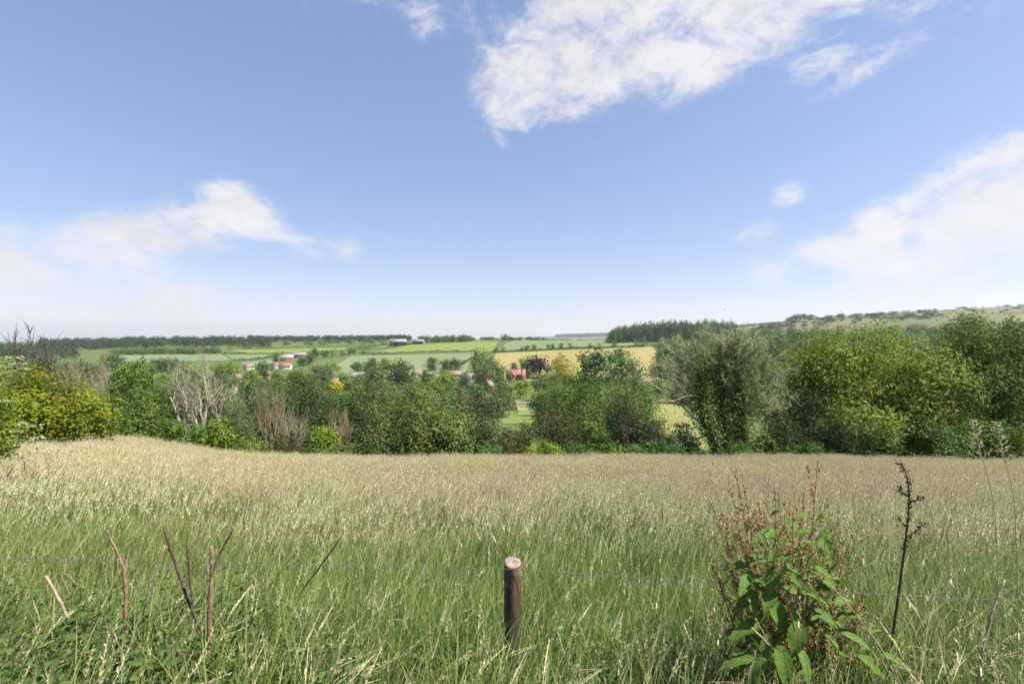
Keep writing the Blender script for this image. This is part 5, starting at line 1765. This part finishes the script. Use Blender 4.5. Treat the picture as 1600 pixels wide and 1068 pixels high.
leafspec = [  # p, q of the tip side, depth, length m, heading deg (0 = away, 90 = left), pitch
    (1150, 882, 2.15, .17, 80, .1), (1165, 940, 2.1, .26, 100, -.5), (1160, 985, 2.0, .27, 95, -.2), (1190, 1020, 1.95, .30, 130, -.7), (1215, 965, 2.0, .27, 190, -.9),
    (1250, 975, 1.98, .28, 215, -.9), (1285, 900, 2.15, .18, 20, .6), (1300, 870, 2.2, .20, 330, .5), (1318, 905, 2.15, .15, 280, -.1), (1275, 930, 2.05, .16, 250, -.1),
    (1335, 960, 2.1, .25, 265, .3), (1345, 1000, 2.0, .26, 250, -.2), (1310, 1010, 1.95, .22, 225, -.5), (1200, 905, 2.1, .15, 120, -.2), (1240, 900, 2.1, .14, 180, -.3),
    (1225, 870, 2.2, .12, 60, .2), (1260, 845, 2.2, .12, 300, .4), (1180, 870, 2.15, .13, 110, .1), (1175, 1050, 1.9, .30, 100, -.6), (1265, 1040, 1.9, .28, 200, -.7),
    (1225, 1040, 1.9, .26, 170, -.8), (1380, 985, 2.05, .22, 280, .1), (1205, 935, 2.0, .20, 150, -.5), (1295, 965, 2.0, .20, 240, -.4), (1150, 1030, 1.95, .25, 80, -.1),
    (1170, 905, 2.05, .17, 75, -.4), (1250, 1000, 1.93, .24, 160, -.9), (1320, 935, 2.1, .18, 290, .2), (1240, 820, 2.2, .10, 100, .4), (1285, 800, 2.25, .09, 290, .5),
    (1168, 815, 2.2, .09, 80, .5), (1190, 845, 2.15, .10, 40, .4), (1290, 845, 2.2, .16, 340, .7), (1400, 1030, 2.0, .2, 260, -.2), (1365, 1040, 1.95, .2, 230, -.4),
]
for k in range(74):
    q = rng.uniform(800, 1060)
    hwid = 40 + (q - 800) * .35
    leafspec.append((rng.uniform(1240 - hwid, 1240 + hwid), q, rng.uniform(1.95, 2.35), rng.uniform(.12, .22) * (.6 if q < 900 else 1.15), rng.uniform(0, 360), rng.uniform(-.7, .5)))
for k, (p, q, y, L, hd, pt) in enumerate(leafspec):
    o = obj('leaf', LM[k % 4], dock)
    P = np.array([(p - 800) / FPX * y, y, (534 - q) / FPX * y])
    h_ = math.radians(hd)
    dirv = np.array([-math.sin(h_) * math.cos(pt), math.cos(h_) * math.cos(pt), math.sin(pt)])
    L *= .66 if L < .2 else .54
    o.location = P - dirv * L * .5 - base0
    o.rotation_euler = (pt, rng.uniform(-.35, .35), h_)
    o.scale = (L, L, L)

# dead dock stalk
bs = at(1392, 2.2); tp = np.array([(1402 - 800) / FPX * 2.2, 2.2, (534 - 722) / FPX * 2.2])
dead = empty('dead_dock_stalk', bs, 'thin dark dead dock stalk with seed clumps right of the dock plant', 'plant')


def rp(p, q, y=2.2):
    return np.array([(p - 800) / FPX * y, y, (534 - q) / FPX * y]) - bs


P = np.array([rp(1389, 1060), rp(1395, 990), rp(1404, 930), rp(1413, 860), rp(1419, 810), rp(1421, 775), rp(1418, 748), rp(1411, 727), rp(1402, 722)])
br = [[rp(1418, 785), rp(1428, 782), rp(1440, 779)], [rp(1418, 775), rp(1410, 768), rp(1405, 764)], [rp(1416, 840), rp(1430, 830), rp(1443, 818)], [rp(1415, 822), rp(1408, 815), rp(1403, 808)]]
tv, tq = tube_lines([(P, np.array([2.2, 2.1, 1.9, 1.6, 1.3, 1.1, .9, .7, .6]) / FPX * 2.2, 0)] + [(np.array(b_), np.array([1.3, 1, .8]) / FPX * 2.2, 2) for b_ in br], 7, 4)
ds = obj('stem', make_mesh('stem', tv, [tq], [m_stem2], smooth=True), dead)
C = [rp(p, q) for p, q in ((1402, 722), (1409, 725), (1413, 731), (1414, 736), (1418, 747), (1419, 752), (1420, 758), (1420.5, 766), (1421, 772), (1421, 784), (1421, 790), (1420, 800), (1420, 812), (1417, 822),
                           (1428, 782), (1436, 779), (1441, 778), (1407, 766), (1404, 763), (1411, 770), (1415, 852), (1412, 858), (1430, 830), (1436, 824), (1443, 818), (1404, 809), (1416, 842), (1423, 838))]
V, F = seeds(np.array(C), rng, 16, .0052, .009)
obj('seed_spike', make_mesh('seed_spike', V, [F], [M_DEADSEED], rng.random(len(F))), ds)['kind'] = 'stuff'

# feathery grass stalks at the right
M_PALE_HEAD = leaf_material('pale_feathery_head', (.42, .36, .23), (.62, .56, .40), rough=.8, spec=.1, transl=.3)


M_GREENSTEM = plain('pale_green_stem', (.26, .27, .12), .6)


def feather(path, y, label, nbr, seed):
    rg = np.random.default_rng(seed)
    P = np.array([[(p - 800) / FPX * y, y, (534 - q) / FPX * y] for p, q in path])
    f = np.linspace(0, 1, len(P)); g_ = np.linspace(0, 1, 24)
    P = np.column_stack([np.interp(g_, f, P[:, a_]) for a_ in range(3)])
    o0 = P[0].copy()
    root = empty('feathery_grass', o0, label, 'grass stalk', 'feathery grass stalks')
    lines = [(P - o0, np.linspace(.0016, .0007, 24), 0)]
    pts, dr = [], []
    tip = P[-1]
    hl = 62 / FPX * y
    for k in range(nbr):
        s = k / (nbr - 1)
        b_ = tip + (P[-6] - tip) / np.linalg.norm(P[-6] - tip) * hl * s
        for sd in (-1, 1):
            if rg.random() < .2:
                continue
            d = norm(np.array([sd * rg.uniform(.5, .9), rg.uniform(-.4, .4), rg.uniform(.35, .8)]))
            L = (.010 + .030 * s) * rg.uniform(.6, 1.2)
            B = b_ + d * L * np.linspace(0, 1, 4)[:, None]
            lines.append((B - o0, np.full(4, .0006), 2))
            for q_ in np.linspace(.3, 1, 4):
                pts.append(b_ + d * L * q_); dr.append(d)
        pts.append(b_); dr.append(norm(tip - P[-6]))
    tv, tq = tube_lines(lines, 5, 3)
    s_ = obj('stem', make_mesh('stem', tv, [tq], [M_GREENSTEM], smooth=True), root)
    pts = np.array(pts) - o0; dr = np.array(dr)
    pts = np.repeat(pts, 2, 0); dr = np.repeat(dr, 2, 0) + rg.normal(0, .25, (len(pts), 3))
    V, F = leaf_cards(pts, dr, rg.normal(size=pts.shape), rg.uniform(.009, .015, len(pts)), rg.uniform(.0025, .004, len(pts)))
    obj('seed_head', make_mesh('seed_head', V, [F], [M_PALE_HEAD], rg.random(len(F))), root)


feather([(1562, 1080), (1560, 950), (1557, 830), (1550, 770), (1538, 725), (1531, 705), (1521, 660)], 1.7, 'left of two pale feathery grass stalks at right', 13, 1)
feather([(1590, 1080), (1590, 900), (1585, 780), (1575, 735), (1569, 715), (1563, 690), (1557, 662)], 1.8, 'right of two pale feathery grass stalks at right', 13, 2)

# cow parsley in the grass at the left
for k, (p, q, y, lab) in enumerate(((38, 712, 9.0, 'white umbel plant in the grass below the maple'), (12, 716, 8.0, 'white umbel plant at the left edge in the grass'),
                                    (80, 702, 14.0, 'single small white umbel in front of the maple'), (30, 755, 6.0, 'lowest white umbel plant at the left edge'))):
    b_ = at(p, y)
    top = np.array([(p - 800) / FPX * y, y, (534 - q) / FPX * y]) - b_
    root = empty('cow_parsley', b_, lab, 'plant', 'white umbels in the grass')
    lines = [(np.linspace([0, 0, -.05], top * [1, 1, .9], 6), np.linspace(.008, .004, 6), 0)]
    cs = []
    rg = np.random.default_rng(k)
    for s in range(1 if p == 80 else 5):
        c_ = top + np.array([rg.uniform(-.22, .22), rg.uniform(-.15, .15), rg.uniform(-.12, .0)]) * (0 if p == 80 else 1)
        lines.append((np.linspace(top * [1, 1, .75], c_, 4), np.full(4, .003), 2)); cs.append(c_)
    tv, tq = tube_lines(lines, 5, 3)
    obj('stem', make_mesh('stem', tv, [tq], [M_DOCKSTEM], smooth=True), root)
    flower_discs(cs, .07 if p != 80 else .1, rg, root, 'umbel', 'blossom', 40)


# ------------------------------------------------------------------ two birds, far up
M_BIRD = plain('dark_feather', (.03, .03, .032))
for p, q, lab, rot in ((872.5, 92.5, 'tiny dark bird flying in front of the large white cloud', .4), (1060, 181.5, 'tiny dark bird flying in blue sky below the cloud', 1.4)):
    y = 150.0
    f = np.array([-1, -.7, -.35, 0, .35, .7, 1.0])
    span, chord = .36, np.array([.02, .07, .10, .11, .10, .07, .02])
    zz = .06 * np.abs(f) ** 1.3 - .05 * f ** 2
    V = []
    for i_, ff in enumerate(f):
        sw = -.10 * abs(ff)
        V += [(ff * span, sw + chord[i_] * .6, zz[i_]), (ff * span, sw - chord[i_] * .4, zz[i_]), (ff * span, sw, zz[i_] + .012)]
    Q = []
    for i_ in range(6):
        a_, b_ = 3 * i_, 3 * i_ + 3
        Q += [(a_, b_, b_ + 2, a_ + 2), (a_ + 2, b_ + 2, b_ + 1, a_ + 1), (a_, a_ + 1, b_ + 1, b_)]
    lines = [(np.array([(0, .20, .0), (0, .15, .01), (0, .06, .0), (0, -.06, .0), (0, -.2, 0), (0, -.3, 0)]), np.array([.006, .03, .045, .04, .02, .03]))]
    bv, bq = tubes(lines, 8)
    V = np.concatenate([np.array(V), bv]); Q = np.concatenate([np.array(Q), bq + len(f) * 3])
    o = obj('bird', make_mesh('bird', V, [Q], [M_BIRD], smooth=True), None, ((p - 800) / FPX * y, y, (534 - q) / FPX * y))
    o.rotation_euler = (.1, .2, rot)
    tag(o, lab, 'bird', 'birds in the sky')
